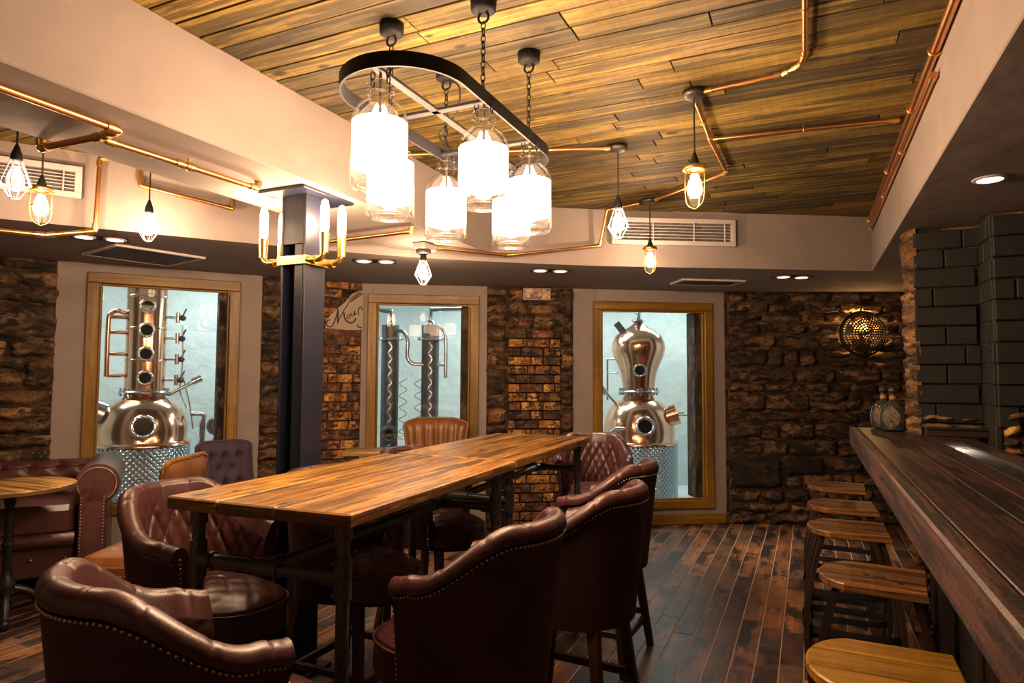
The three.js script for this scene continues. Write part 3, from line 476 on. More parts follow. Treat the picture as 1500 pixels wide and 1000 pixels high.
{ // jar chandelier
  const cx = -1.212, zN = -1.57, zF = -2.715, hw = 0.222, ry = 2.43;
  const t = thing('jar_chandelier', 'oval iron hoop chandelier hung on chains with six glass jar lamps', 'chandelier', null, [cx, 0, 0]);
  const zc0 = zN - hw, zc1 = zF + hw, ring = [];
  const N = 96; const outl = []; for (let k = 0; k < N; k++) { const a = k / N * Math.PI * 2, s = Math.sin(a), c = Math.cos(a); outl.push([hw * c, (s >= 0 ? zc0 : zc1) + hw * s]); }
  const P2 = (i, o) => { const [x, z] = outl[(i + N) % N], zc = z > (zc0 + zc1) / 2 ? zc0 : zc1; const l = Math.hypot(x, z - zc) || 1; return [x + o * x / l, z + o * (z - zc) / l]; };
  const prof = [[0, -0.024], [0, 0.024], [-0.008, 0.024], [-0.008, -0.024], [0, -0.024]];
  mesh('hoop', grid(N, 4, (u, v) => { const [x, z] = P2(Math.round(u * N), prof[Math.round(v * 4)][0]); return V(x, ry + prof[Math.round(v * 4)][1], z); }).toNonIndexed(), M.iron, t).geometry.computeVertexNormals();
  mesh('spine_bar', bx(0.03, 0.012, zN - zF - 0.02, 0, ry, (zN + zF) / 2, 0.002, 'z'), M.iron, t);
  for (const z of [-1.98, -2.39]) mesh('cross_bar', bx(hw * 2 - 0.012, 0.012, 0.03, 0, ry, z, 0.002), M.iron, t);
  const link = (y, k) => { const g = new THREE.TorusGeometry(0.011, 0.0026, 6, 12); g.scale(0.75, 1.35, 1); if (k % 2) g.rotateY(Math.PI / 2); return g.translate(0, y, 0); };
  const chain = (x, z, y0, y1) => { const l = []; let y = y1, k = 0; while (y > y0) { l.push(link(y, k++)); y -= 0.0235; } return l.map(g => g.translate(x, 0, z)); };
  for (const [x, z] of [[-0.2, -1.98], [0.19, -1.98], [0.19, -2.39], [-0.2, -2.39]]) {
    const cp = mesh('ceiling_rose', lathe([[0, 2.752], [0.03, 2.752], [0.045, 2.762], [0.047, 2.797], [0, 2.797]], 24).translate(x, 0, z), M.iron, t); mesh('hook', new THREE.TorusGeometry(0.02, 0.0045, 8, 18).translate(x, 2.735, z), M.iron, cp);
    mesh('chain', chain(x, z, ry + 0.03, 2.705), M.iron, t); mesh('eye', new THREE.TorusGeometry(0.018, 0.004, 8, 18).translate(x, ry + 0.02, z), M.iron, t);
  }
  mesh('flex', tube([V(-0.2, 2.76, -2.39), V(-0.12, 2.70, -2.36), V(-0.14, 2.60, -2.38), V(-0.24, 2.52, -2.40), V(-0.17, 2.45, -2.39)], 0.004, 6, 40), M.cord, t);
  const jars = [[0, -1.645], [0, -2.64], [-0.195, -1.98], [0.195, -1.98], [-0.195, -2.39], [0.195, -2.39]];
  const wall = [[0.0, 2.062], [0.05, 2.06], [0.07, 2.052], [0.082, 2.056], [0.09, 2.072], [0.09, 2.26], [0.084, 2.29], [0.066, 2.318], [0.042, 2.335], [0.033, 2.345], [0.031, 2.352], [0.044, 2.356], [0.046, 2.366], [0.036, 2.374], [0.034, 2.385], [0.042, 2.39]];
  const jg = lathe(wall, 40), sg = lathe([[0.0872, 2.122], [0.0872, 2.262]], 40);
  for (const [x, z] of jars) {
    const j = mesh('glass_jar', jg.clone().translate(x, 0, z), M.glass, t); mesh('glass_base', [lathe([[0, 2.078], [0.045, 2.076], [0.070, 2.066], [0.083, 2.078]], 36).translate(x, 0, z), new THREE.TorusGeometry(0.073, 0.006, 8, 40).rotateX(Math.PI / 2).translate(x, 2.062, z)], M.glass, j);
    mesh('light_sleeve', sg.clone().translate(x, 0, z), M.sleeve, j);
    mesh('lamp_flex', [cyl(V(x, 2.25, z), V(x, ry, z), 0.005, 8), cyl(V(x, 2.24, z), V(x, 2.275, z), 0.014, 10)], M.cord, j);
    mesh('hanging_chain', [...chain(x + 0.03, z, 2.375, ry - 0.01), ...chain(x - 0.03, z, 2.375, ry - 0.01)], M.iron, j);
    addPoint(t, x, 2.19, z, JAR_CD, WARM, 2.8);
  }
}
function cagePendant(name, label, x, z, capY, topY, jar, roseAt = null, group = 'pendant lamps with bare glowing bulbs') {
  const t = thing(name, label, 'pendant lamp', group, [x, 0, z]);
  mesh('cord', cyl(V(0, capY + 0.05, 0), V(0, topY, 0), 0.0045, 8), M.cord, t);
  mesh('ceiling_rose', lathe([[0, topY - 0.03], [0.035, topY - 0.03], [0.052, topY - 0.02], [0.054, topY], [0, topY]], 24), M.pipeGrey, t);
  mesh('lampholder', lathe([[0.006, capY + 0.065], [0.011, capY + 0.05], [0.021, capY + 0.02], [0.024, capY - 0.005], [0.018, capY - 0.02], [0, capY - 0.02]], 20), M.iron, t);
  if (jar) {
    mesh('collar', lathe([[0.02, capY + 0.01], [0.047, capY + 0.004], [0.052, capY - 0.006], [0.052, capY - 0.018], [0.04, capY - 0.022]], 28), M.brass, t);
    mesh('glass_globe', lathe([[0.0, capY - 0.195], [0.02, capY - 0.19], [0.036, capY - 0.17], [0.042, capY - 0.14], [0.042, capY - 0.02]], 28), M.glass, t);
    const bars = []; for (let k = 0; k < 4; k++) { const a = k * Math.PI / 2 + 0.3, C = Math.cos(a), S = Math.sin(a); bars.push(tube([V(C * 0.047, capY - 0.015, S * 0.047), V(C * 0.047, capY - 0.13, S * 0.047), V(C * 0.036, capY - 0.175, S * 0.036), V(0, capY - 0.2, 0)], 0.0022, 5, 22)); }
    mesh('guard', [...bars, new THREE.TorusGeometry(0.047, 0.0022, 5, 24).rotateX(Math.PI / 2).translate(0, capY - 0.10, 0)], M.brass, t);
  } else {
    const bars = []; for (let k = 0; k < 8; k++) { const a = k * Math.PI / 4, C = Math.cos(a), S = Math.sin(a); bars.push(cyl(V(C * 0.024, capY - 0.01, S * 0.024), V(C * 0.06, capY - 0.115, S * 0.06), 0.0022, 5), cyl(V(C * 0.06, capY - 0.115, S * 0.06), V(C * 0.02, capY - 0.18, S * 0.02), 0.0022, 5)); }
    mesh('guard', [...bars, new THREE.TorusGeometry(0.06, 0.0022, 5, 24).rotateX(Math.PI / 2).translate(0, capY - 0.115, 0), new THREE.TorusGeometry(0.02, 0.0022, 5, 16).rotateX(Math.PI / 2).translate(0, capY - 0.18, 0)], M.white, t);
  }
  mesh('bulb', bulbGeo(1.25).translate(0, capY - 0.075, 0), M.bulb, t); addPoint(t, 0, capY - 0.10, 0, PENDANT_CD, WARM, 1.2);
}
cagePendant('jar_pendant', 'glass jar pendant under the ceiling pipe crossing the boards', -0.46, -3.02, 2.44, 2.79, true);
cagePendant('cage_pendant', 'wire diamond cage pendant left of the wall louvre by the bar', -0.97, -3.57, 2.44, 2.79, false);
cagePendant('jar_pendant', 'glass jar pendant hanging in front of the wall louvre', -1.05, -4.75, 2.43, 2.79, true);
cagePendant('cage_pendant', 'wire diamond cage pendant hung from a box under the beam before the middle window', -2.44, -3.84, 2.29, 2.352, false);
cagePendant('cage_pendant', 'large wire diamond cage pendant before the left louvre', -3.2, -1.67, 2.43, 2.79, false);
cagePendant('jar_pendant', 'glass jar pendant beside the left louvre', -3.58, -1.99, 2.43, 2.79, true);
cagePendant('cage_pendant', 'wire diamond cage pendant between the left louvre and the steel column', -3.54, -2.56, 2.44, 2.79, false);

{ // colander lamp on the rubble wall
  const t = thing('colander_lamp', 'perforated metal colander lamp glowing on the dark rubble wall', 'wall lamp'); WC.place(t, 1.33, 1.92, 0.03);
  const holes = makeTex(1024, 1024, (u, v) => { const x = (u - 0.5) * 2, y = (v - 0.5) * 2, r = Math.hypot(x, y), a = Math.atan2(y, x); let k = 1; const ringN = Math.round(r * 9); if (ringN > 0 && ringN < 9) { const n = ringN * 6, aa = a / (2 * Math.PI) * n; const da = (aa - Math.round(aa)) / n * 2 * Math.PI * r, dr = r - ringN / 9; if (Math.hypot(da, dr) < 0.036) k = 0; } return grey(k); }, 1, 1, false);
  const R = 0.225, dome = grid(32, 12, (u, v) => { const a = u * Math.PI * 2, r = v; const p = V(Math.cos(a) * R * r, Math.sin(a) * R * r, 0.012 + 0.13 * Math.sqrt(Math.max(0, 1 - r * r * 0.96))); p.u = 0.5 + 0.5 * r * Math.cos(a); p.v = 0.5 + 0.5 * r * Math.sin(a); return p; });
  mesh('perforated_bowl', dome, std({ color: rgb(0.02, 0.013, 0.008), roughness: 0.5, alphaMap: holes, transparent: true, alphaTest: 0.5, side: THREE.DoubleSide }), t);
  mesh('rim', new THREE.TorusGeometry(R, 0.009, 8, 48).translate(0, 0, 0.038), M.iron, t);
  mesh('wall_bracket', [cyl(V(0, 0, 0.0), V(0, 0, 0.10), 0.02, 12), bx(0.012, 0.36, 0.012, 0, 0.26, 0.02, 0.002)], M.iron, t);
  mesh('bulb', ball(0, 0.07, 0.075, 0.03, 14, 10), M.amberGlow, t); addPoint(t, 0, 0.07, 0.075, COLANDER_CD, new THREE.Color().setRGB(1, 0.55, 0.18), 1);
}
function downlight(x, z, y, label, both, turn = 0, cd = SPOT_CD) {
  const t = thing('recessed_downlight', label, 'ceiling spotlight', 'recessed spotlights in the bulkhead', [x, y, z], turn);
  for (const dx of both ? [-0.085, 0.085] : [0]) {
    mesh('trim_ring', lathe([[0.05, -0.009], [0.064, -0.008], [0.068, -0.002], [0.05, 0.0]], 28).translate(dx, 0, 0), M.white, t);
    mesh('light_disc', new THREE.CylinderGeometry(0.05, 0.05, 0.006, 24).translate(dx, -0.006, 0), M.spotGlow, t);
    const s = new THREE.SpotLight(HALOGEN, cd, 0, 0.52, 0.8, 2); s.position.set(dx, -0.014, 0); s.target.position.set(dx, -2, 0); s.castShadow = true; s.shadow.radius = 2; t.add(s, s.target);
  }
  if (both) mesh('tray', bx(0.32, 0.004, 0.15, 0, -0.0015, 0, 0.001), M.iron, t);
}
downlight(-3.01, -4.05, SOFF, 'pair of recessed spotlights above the middle window', true, WB.turn);
downlight(-1.93, -4.98, SOFF, 'pair of recessed spotlights before the brick pier', true, WB.turn);
downlight(-0.11, -6.1, SOFF, 'pair of recessed spotlights before the rubble wall', true, WB.turn);
downlight(-4.14, -2.66, SOFF, 'pair of recessed spotlights beside the square ceiling grille', true, WA.turn);
downlight(0.74, -3.42, SOFF, 'single recessed spotlight above the bar', false, 0, 5);

// ---------------------------------------------------------------- vents
function louvre(label, p, q, y0, y1, group) {
  const s = new Seg(p, q), t = thing('wall_louvre', label, 'air vent', group); s.place(t, 0, 0, 0.0); const h = y1 - y0, L = s.len;
  const P = 0.04, pc = P / 2;
  mesh('frame', [bx(L, 0.035, P, L / 2, y1 - 0.0175, pc), bx(L, 0.035, P, L / 2, y0 + 0.0175, pc), bx(0.035, h - 0.07, P, 0.0175, (y0 + y1) / 2, pc), bx(0.035, h - 0.07, P, L - 0.0175, (y0 + y1) / 2, pc)], M.white, t);
  mesh('backing', bx(L - 0.06, h - 0.06, 0.004, L / 2, (y0 + y1) / 2, 0.004, 0.001), M.galvanised, t);
  for (let k = 0; k < 5; k++) { const g = cbox(L - 0.07, 0.005, 0.014, 0.001); g.rotateX(0.25).translate(L / 2, y0 + 0.045 + (k + 0.5) * (h - 0.09) / 5, 0.03); mesh('slat', g, M.white, t); }
  for (const x of [L * 0.33, L * 0.66, L - 0.09]) mesh('mullion', bx(0.008, h - 0.07, 0.012, x, (y0 + y1) / 2, 0.034, 0.001), M.white, t);
}
{ const off = (x, z, d) => { const i = FAS.reduce((b, p, k) => Math.hypot(p.x - x, p.z - z) < Math.hypot(FAS[b].x - x, FAS[b].z - z) ? k : b, 0), a = FAS[Math.max(0, i - 1)], b = FAS[Math.min(48, i + 1)], l = Math.hypot(b.x - a.x, b.z - a.z); const n = [-(b.z - a.z) / l, (b.x - a.x) / l]; return [x + n[0] * d, z + n[1] * d]; };
  louvre('long white slotted louvre in the bulkhead near the bar', off(-1.41, -4.965, 0.006), off(-0.53, -5.457, 0.006), 2.52, 2.735, 'slotted wall louvres');
  louvre('long white slotted louvre in the bulkhead above the sofa', off(-4.42, -1.72, 0.006), off(-3.935, -2.41, 0.006), 2.51, 2.70, 'slotted wall louvres'); }
function grille(label, c, w, d, turn) {
  const t = thing('ceiling_grille', label, 'air vent', 'square grilles under the bulkhead', [c[0], SOFF, c[1]], turn);
  mesh('frame', [bx(w, 0.018, 0.03, 0, -0.008, d / 2 - 0.015), bx(w, 0.018, 0.03, 0, -0.008, -d / 2 + 0.015), bx(0.03, 0.018, d - 0.06, w / 2 - 0.015, -0.008, 0), bx(0.03, 0.018, d - 0.06, -w / 2 + 0.015, -0.008, 0)], M.white, t);
  mesh('backing', bx(w - 0.05, 0.004, d - 0.05, 0, 0.0, 0, 0.001), M.galvanised, t);
  const bars = []; for (let k = 1; k < 24; k++) bars.push(bx(0.006, 0.010, d - 0.06, -w / 2 + k * w / 24, -0.009, 0, 0.0005)); for (let k = 1; k < 20; k++) bars.push(bx(w - 0.06, 0.010, 0.006, 0, -0.009, -d / 2 + k * d / 20, 0.0005)); mesh('mesh_bars', bars, M.pipeGrey, t);
}
grille('square mesh grille in the soffit above the column still', [-4.43, -3.18], 0.62, 0.58, WA.turn + Math.PI / 2 * 0 + 0.42);
grille('mesh grille in the soffit above the onion still', [-0.83, -6.12], 0.6, 0.3, WB.turn);

// ---------------------------------------------------------------- copper pipework
function pipeThing(label, runs, r, clips = [], mat = M.copperPipe) {
  const t = thing('copper_pipe', label, 'pipe', 'copper conduit on ceiling and walls');
  mesh('pipe', runs.flatMap(q => pipeRun(q.map(p => V(...p)), r)), mat, t);
  for (const q of runs) q.forEach((p, i) => { for (const k of [i - 1, i + 1]) if (q[k]) { const a = V(...p), d = V(...q[k]).sub(a).normalize(); mesh('fitting', cyl(a.clone().addScaledVector(d, r * 0.5), a.clone().addScaledVector(d, r * 3.2), r * 1.32, 12), M.brass, t); } });
  clips.forEach(([x, y, z, ax]) => { const g = new THREE.TorusGeometry(r * 1.25, r * 0.3, 6, 16); if (ax === 'x') g.rotateY(Math.PI / 2); g.translate(x, y, z); mesh('clip', [g, cyl(V(x, y, z), V(x, y + (y > 2.6 ? 0.02 : 0.034), z), r * 0.5, 8)], M.brass, t); });
}
pipeThing('copper pipe bending across the ceiling boards to the jar pendant', [[[0.02, 2.775, -0.6], [0.01, 2.775, -2.80], [-0.01, 2.775, -2.90], [-0.08, 2.775, -2.96], [-0.41, 2.775, -3.0]]], 0.011, [[0.015, 2.775, -2.45]]);
pipeThing('copper pipe with a branch running from the jar pendant to the bar bulkhead', [[[-0.46, 2.772, -3.07], [-0.465, 2.772, -3.62], [-0.45, 2.772, -4.25], [-1.0, 2.772, -4.70]], [[-0.465, 2.772, -3.62], [0.44, 2.772, -3.72]]], 0.012, [[-0.465, 2.772, -3.35], [0.0, 2.772, -3.672, 'x']]);
pipeThing('copper pipe dropping from the ceiling and running along the bulkhead', [[[-1.125, 2.77, -4.755], [-1.40, 2.77, -4.84], [-1.47, 2.50, -4.87], [-2.05, 2.385, -4.40], [-2.385, 2.378, -3.93]]], 0.012, []);
pipeThing('copper pipe across the boards behind the chandelier', [[[-2.15, 2.772, -3.15], [-1.0, 2.772, -3.53]]], 0.011, [[-1.6, 2.772, -3.33, 'x']]);
pipeThing('upper copper pipe of the pair along the bar bulkhead', [[[0.468, 2.74, -0.5], [0.468, 2.735, -5.9]]], 0.017, [[0.468, 2.738, -2.9], [0.468, 2.738, -3.5], [0.468, 2.738, -4.5]]);
pipeThing('lower copper pipe of the pair along the bar bulkhead', [[[0.47, 2.665, -2.95], [0.47, 2.66, -5.85]]], 0.012, [[0.47, 2.663, -3.9], [0.47, 2.661, -4.8]]);
pipeThing('copper pipe under the plaster beam ending in a valve', [[[-2.29, 2.37, -0.4], [-2.30, 2.37, -1.53], [-2.41, 2.37, -1.545], [-2.77, 2.37, -1.53], [-2.775, 2.50, -1.53]]], 0.014, [[-2.29, 2.37, -1.0]]);
pipeThing('copper pipe under the plaster beam leading to the steel column', [[[-2.43, 2.365, -1.56], [-2.41, 2.365, -1.90], [-2.39, 2.365, -2.28], [-2.39, 2.41, -2.29]]], 0.013, [[-2.41, 2.365, -1.92]]);
pipeThing('brassy copper pipe looping down below the left ceiling edge', [[[-3.74, 2.79, -2.64], [-3.74, 2.64, -2.64], [-3.42, 2.56, -3.06], [-3.42, 2.68, -3.07]]], 0.013);
pipeThing('copper pipe dropping beside the left louvre and turning along the bulkhead', [[[-3.78, 2.78, -2.52], [-3.84, 2.76, -2.45], [-3.845, 2.32, -2.44], [-3.99, 2.27, -2.25], [-4.3, 2.27, -1.75]]], 0.014, []);
pipeThing('short copper pipe crossing under the beam behind the steel column', [[[-3.02, 2.372, -3.43], [-2.24, 2.372, -3.38], [-2.235, 2.398, -3.38]]], 0.013);
{ const t = thing('junction_box', 'small grey junction box holding the pendant over the middle window', 'junction box', null, [-2.44, 2.352, -3.86]); mesh('box', bx(0.09, 0.045, 0.16, 0, 0.024, 0.0, 0.006), M.white, t); mesh('lid_screw', ball(0, -0.0, 0.05, 0.006), M.steel, t); }

// ---------------------------------------------------------------- steel column with pipe candle lamps
{
  const t = thing('steel_column', 'dark blue painted steel H column with head plate under the beam', 'column', null, [-2.36, 0, -2.57]);
  mesh('flange', bx(0.014, 2.385, 0.15, 0.073, 1.193, 0, 0.002, 'y'), M.column, t); mesh('flange', bx(0.014, 2.385, 0.15, -0.073, 1.193, 0, 0.002, 'y'), M.column, t);
  mesh('web', bx(0.13, 2.385, 0.012, 0, 1.193, 0, 0.001, 'y'), M.column, t); mesh('stiffener', bx(0.13, 0.25, 0.012, 0, 2.26, 0.066, 0.001, 'y'), M.column, t); mesh('cover_strip', bx(0.05, 2.13, 0.012, 0.035, 1.067, 0.066, 0.001, 'y'), M.column, t);
  mesh('head_plate', bx(0.30, 0.014, 0.38, 0.0, 2.392, -0.02, 0.002), M.column, t); mesh('base_plate', bx(0.26, 0.016, 0.26, 0, 0.012, 0, 0.002), M.column, t);
  const L = thing('pipe_candle_fitting', 'brass pipe candle lamp fitting strapped around the steel column', 'wall lamp', null, [-2.36, 0, -2.57]);
  mesh('strap', [bx(0.19, 0.045, 0.006, 0, 2.05, 0.085, 0.002), bx(0.19, 0.045, 0.006, 0, 2.05, -0.085, 0.002), bx(0.006, 0.045, 0.165, 0.092, 2.05, 0, 0.002), bx(0.006, 0.045, 0.165, -0.092, 2.05, 0, 0.002)], M.brass, L);
  for (const sx of [-1, 1]) for (const dz of [-0.055, 0.075]) {
    const a = mesh('lamp_arm', [tube([V(sx * 0.09, 2.05, dz), V(sx * 0.15, 2.045, dz), V(sx * 0.19, 2.06, dz), V(sx * 0.2, 2.10, dz)], 0.015, 10, 24), cyl(V(sx * 0.2, 2.075, dz), V(sx * 0.2, 2.105, dz), 0.021, 14), cyl(V(sx * 0.12, 2.045, dz), V(sx * 0.15, 2.045, dz), 0.021, 14)], M.brass, L);
    mesh('lampholder', cyl(V(sx * 0.2, 2.105, dz), V(sx * 0.2, 2.175, dz), 0.022, 18, 0.024), M.brass, a);
    mesh('bulb', lathe([[0.014, 2.17], [0.021, 2.19], [0.022, 2.30], [0.015, 2.335], [0.0, 2.345]], 16).translate(sx * 0.2, 0, dz), M.bulb, a);
    addPoint(L, sx * 0.2, 2.26, dz, CANDLE_CD, WARM, 1.2);
  }
}

// ---------------------------------------------------------------- long tables
function longTable(label, cx, cz, turn, W, L) {
  const t = thing('long_table', label, 'table', 'pair of long tables standing end to end', [cx, 0, cz], turn), ty = 1.05, th = 0.044;
  const ws = [0.30, 0.32, 0.38]; let x = -W / 2; ws.forEach((f, i) => { const w = W * f; const g = cbox(w - 0.002, th, L, 0.005); metreUV(g, 'z', rr(0, 5), rr(0, 5)); g.translate(x + w / 2, ty - th / 2 + rr(-0.001, 0.001), rr(-0.003, 0.003)); mesh('board', g, TABLE[i], t); x += w; });
  const lx = W / 2 - 0.075, lz = L / 2 - 0.075, r = 0.0215, ry = 0.83;
  for (const sx of [-1, 1]) for (const sz of [-1, 1]) {
    const leg = mesh('leg', cyl(V(sx * lx, 0.005, sz * lz), V(sx * lx, ty - th, sz * lz), r, 18), M.pipeGrey, t);
    const LX = sx * lx, LZ = sz * lz;
    mesh('foot_flange', [cyl(V(LX, 0.004, LZ), V(LX, 0.012, LZ), 0.055, 20), cyl(V(LX, 0.01, LZ), V(LX, 0.05, LZ), 0.029, 18)], M.pipeGrey, leg); mesh('top_flange', cyl(V(LX, ty - th - 0.055, LZ), V(LX, ty - th - 0.001, LZ), 0.029, 18), M.pipeGrey, leg);
    mesh('fitting', [cyl(V(LX, ry - 0.065, LZ), V(LX, ry + 0.065, LZ), 0.0285, 18), cyl(V(LX, ry, LZ), V(sx * (lx - 0.07), ry, LZ), 0.0285, 18)], M.pipeGrey, leg); for (const q of [-0.05, 0.05]) mesh('grub_screw', ball(sx * (lx - 0.02), ry + q, sz * (lz + 0.024), 0.009, 8, 6), M.pipeGrey, leg);
  }
  for (const sz of [-1, 1]) { const rail = mesh('end_rail', cyl(V(-lx, ry, sz * lz), V(lx, ry, sz * lz), r, 18), M.pipeGrey, t); mesh('tee_fitting', [cyl(V(-0.055, ry, sz * lz), V(0.055, ry, sz * lz), 0.0285, 18), cyl(V(0, ry, sz * lz), V(0, ry, sz * (lz - 0.075)), 0.0285, 18)], M.pipeGrey, rail); }
  mesh('long_rail', cyl(V(0, ry, -lz), V(0, ry, lz), r, 18), M.pipeGrey, t);
  for (const z of [-0.36, 0.36]) mesh('batten', bx(W - 0.1, 0.025, 0.08, 0, ty - th - 0.0135, z * L, 0.003), TABLE[1], t);
}
longTable('long plank table on grey pipe legs, its near end open to the room', -1.685, -2.275, 0.05, 0.76, 1.375);
longTable('long plank table on grey pipe legs standing closer to the windows', -1.737, -3.705, 0.045, 0.72, 1.41);

// ---------------------------------------------------------------- quilted tub bar chairs
function makeTub() {
  const t = thing('tub_bar_chair', '', 'bar chair', 'burgundy quilted tub chairs around the long tables');
  const R = 0.30, q = R * Math.PI / 2, A = 0.14, L = q + A, HB = 1.03, HA = 0.875, Y0 = 0.49, TK = 0.075;
  const path = (s) => { const a = Math.abs(s), sg = Math.sign(s) || 1; if (a <= q) { const th = s / R; return [R * Math.sin(th), -R * Math.cos(th), Math.sin(th), -Math.cos(th)]; } const k = (a - q) / A; return [sg * (R - 0.025 * k * k), a - q, sg, 0]; };
  const rim = (s) => { const a = Math.abs(s) / L; return HB - (HB - HA) * sstep(0.30, 0.86, a) - 0.02 * sstep(0.86, 1, a); };
  const rr0 = 0.036;
  const P = (s, off, y) => { const [x, z, nx, nz] = path(s); const p = V(x + nx * off, y, z + nz * off); p.u = s; p.v = y; return p; };
  const flare = (y) => -0.055 * (1 - clamp((y - Y0) / 0.5));
  const outer = grid(80, 10, (u, v) => { const s = (u * 2 - 1) * L, top = rim(s) - rr0 - 0.02, y = Y0 + (top - Y0) * v; return P(s, flare(y), y); });
  mesh('outer_shell', outer, M.shell, t);
  // rolled top and quilted inside, one sheet of leather
  const rows = 46;
  const innerPt = (s, v) => {
    const h = rim(s), yc = h - rr0; const roll = 0.30;
    if (v < roll) { const a = Math.PI * (1.12 - 1.12 * (v / roll)) + 0.0, aa = Math.PI - (v / roll) * Math.PI * 1.0 - 0.0; const sm = Math.abs(s / 0.14 - Math.round(s / 0.14)), cr = rr0 - 0.0035 * Math.exp(-((sm / 0.05) ** 2)); return P(s, -0.030 - Math.cos(aa) * -1 * 0 + Math.cos((v / roll) * Math.PI * 1.05 - 0.35) * cr, yc + Math.sin((v / roll) * Math.PI * 1.05 - 0.35) * cr); }
    const k = (v - roll) / (1 - roll), y = yc - 0.028 - (yc - 0.028 - 0.60) * k;
    const a = s / 0.15, b = (y - 0.6) / 0.21, p1 = a + b, p2 = a - b, d1 = Math.abs(p1 - Math.round(p1)), d2 = Math.abs(p2 - Math.round(p2));
    const g = Math.max(Math.exp(-((d1 / 0.05) ** 2)), Math.exp(-((d2 / 0.05) ** 2))), puff = Math.sin(Math.PI * Math.min(1, d1 * 2)) * Math.sin(Math.PI * Math.min(1, d2 * 2));
    const fade = sstep(0, 0.15, k);
    return P(s, flare(y) - TK + 0.006 + (0.009 * g - 0.005 * puff) * fade - 0.0 , y);
  };
  mesh('quilted_back', grid(176, rows, (u, v) => innerPt((1 - u * 2) * L, v)), M.leather, t);
  for (const sg of [-1, 1]) { // arm ends
    const s = sg * L, loop = []; for (let k = 0; k <= 8; k++) { const y = Y0 + (rim(s) - rr0 - 0.02 - Y0) * k / 8; loop.push(P(s, flare(y), y)); } for (let k = 0; k <= 20; k++) loop.push(innerPt(s, k / 20)); loop.push(P(s, flare(Y0) - TK, Y0));
    const c = loop.reduce((a, p) => a.add(p), V(0, 0, 0)).multiplyScalar(1 / loop.length); const front = c.clone().add(V(0, 0, 0.012)), pos = [];
    loop.forEach((p, i) => { const b = loop[(i + 1) % loop.length]; pos.push(...(sg > 0 ? [front, b, p] : [front, p, b]).flatMap(w => [w.x, w.y, w.z])); });
    const g = new THREE.BufferGeometry(); g.setAttribute('position', new THREE.Float32BufferAttribute(pos, 3)); g.computeVertexNormals(); metreUV(g); mesh('arm_front', g, M.leather, t);
  }
  const nails = []; for (let k = 0; k <= 84; k++) { const s = (k / 84 * 2 - 1) * L, y = rim(s) - rr0 - 0.024, p = P(s, flare(y) + 0.002, y); nails.push(new THREE.SphereGeometry(0.0058, 6, 4).translate(p.x, p.y, p.z)); }
  for (const sg of [-1, 1]) for (let k = 0; k < 20; k++) { const y = 0.50 + k * 0.0165, p = P(sg * L, flare(y) - 0.006, y); nails.push(new THREE.SphereGeometry(0.0055, 6, 4).translate(p.x, p.y, p.z + 0.004)); }
  mesh('nailhead_trim', nails, M.nail, t);
  // seat
  const bound = (a) => { const c = Math.cos(a), s = Math.sin(a), n = 2.6; const rad = 1 / Math.pow(Math.pow(Math.abs(c), n) + Math.pow(Math.abs(s), n), 1 / n); return [c * rad * 0.205, s * rad * (s > 0 ? 0.335 : 0.165)]; };
  const seat = grid(64, 30, (u, v) => {
    const a = u * Math.PI * 2, [bx0, bz] = bound(a);
    if (v > 0.72) { const k = (v - 0.72) / 0.28, ang = k * Math.PI * 0.5; const o = Math.sin(ang) * 0.016; const p = V(bx0 * (1 + o * 3), 0.615 - 0.10 * k * k - (1 - Math.cos(ang)) * 0.012, bz * (1 + o * 3)); p.u = bx0; p.v = bz + k * 0.1; return p; }
    const r = 1 - Math.pow(1 - v / 0.72, 1.0), x = bx0 * r, z = bz * r, p1 = x / 0.10 + z / 0.12, p2 = x / 0.10 - z / 0.12, d1 = Math.abs(p1 - Math.round(p1)), d2 = Math.abs(p2 - Math.round(p2));
    const g = Math.max(Math.exp(-((d1 / 0.08) ** 2)), Math.exp(-((d2 / 0.08) ** 2)));
    const p = V(x, 0.615 + 0.055 * (1 - r * r * r) - 0.010 * g * (1 - r * r * 0.6), z); p.u = x; p.v = z; return p;
  });
  { const ix = seat.index.array; for (let i = 0; i < ix.length; i += 3) { const k = ix[i]; ix[i] = ix[i + 1]; ix[i + 1] = k; } seat.computeVertexNormals(); }
  const st = mesh('seat', seat, M.leather, t); const pip = []; for (let k = 0; k < 48; k++) { const [x, z] = bound(k / 48 * Math.PI * 2); pip.push(V(x * 1.045, 0.600, z * 1.045)); } mesh('piping', tube(pip, 0.005, 6, 120, true), M.leather, st);
  mesh('seat_base', grid(48, 2, (u, v) => { const [x, z] = bound(-u * Math.PI * 2); const k = v === 0 ? 1.04 : v < 0.75 ? 0.98 : 0.02; return V(x * k, v === 0 ? 0.53 : 0.48, z * k); }), M.shell, t);
  for (const sx of [-1, 1]) for (const sz of [-1, 1]) {
    const g = cbox(0.045, 0.485, 0.045, 0.004), p = g.attributes.position; for (let i = 0; i < p.count; i++) { const k = 0.5 - p.getY(i) / 0.485; const sc = 1 - 0.25 * k; p.setXYZ(i, p.getX(i) * sc + sx * (0.165 + 0.065 * k), p.getY(i) + 0.2455, p.getZ(i) * sc + sz * (0.16 + 0.06 * k) + 0.02); } g.computeVertexNormals(); metreUV(g, 'y'); mesh('leg', g, M.chairLeg, t);
  }
  for (const sx of [-1, 1]) mesh('stretcher', bx(0.022, 0.032, 0.36, sx * 0.202, 0.19, 0.02, 0.003, 'z'), M.chairLeg, t);
  for (const sz of [-1, 1]) mesh('stretcher', bx(0.38, 0.036, 0.022, 0, 0.155, sz * 0.196 + 0.02, 0.003), M.chairLeg, t);
  return t;
}
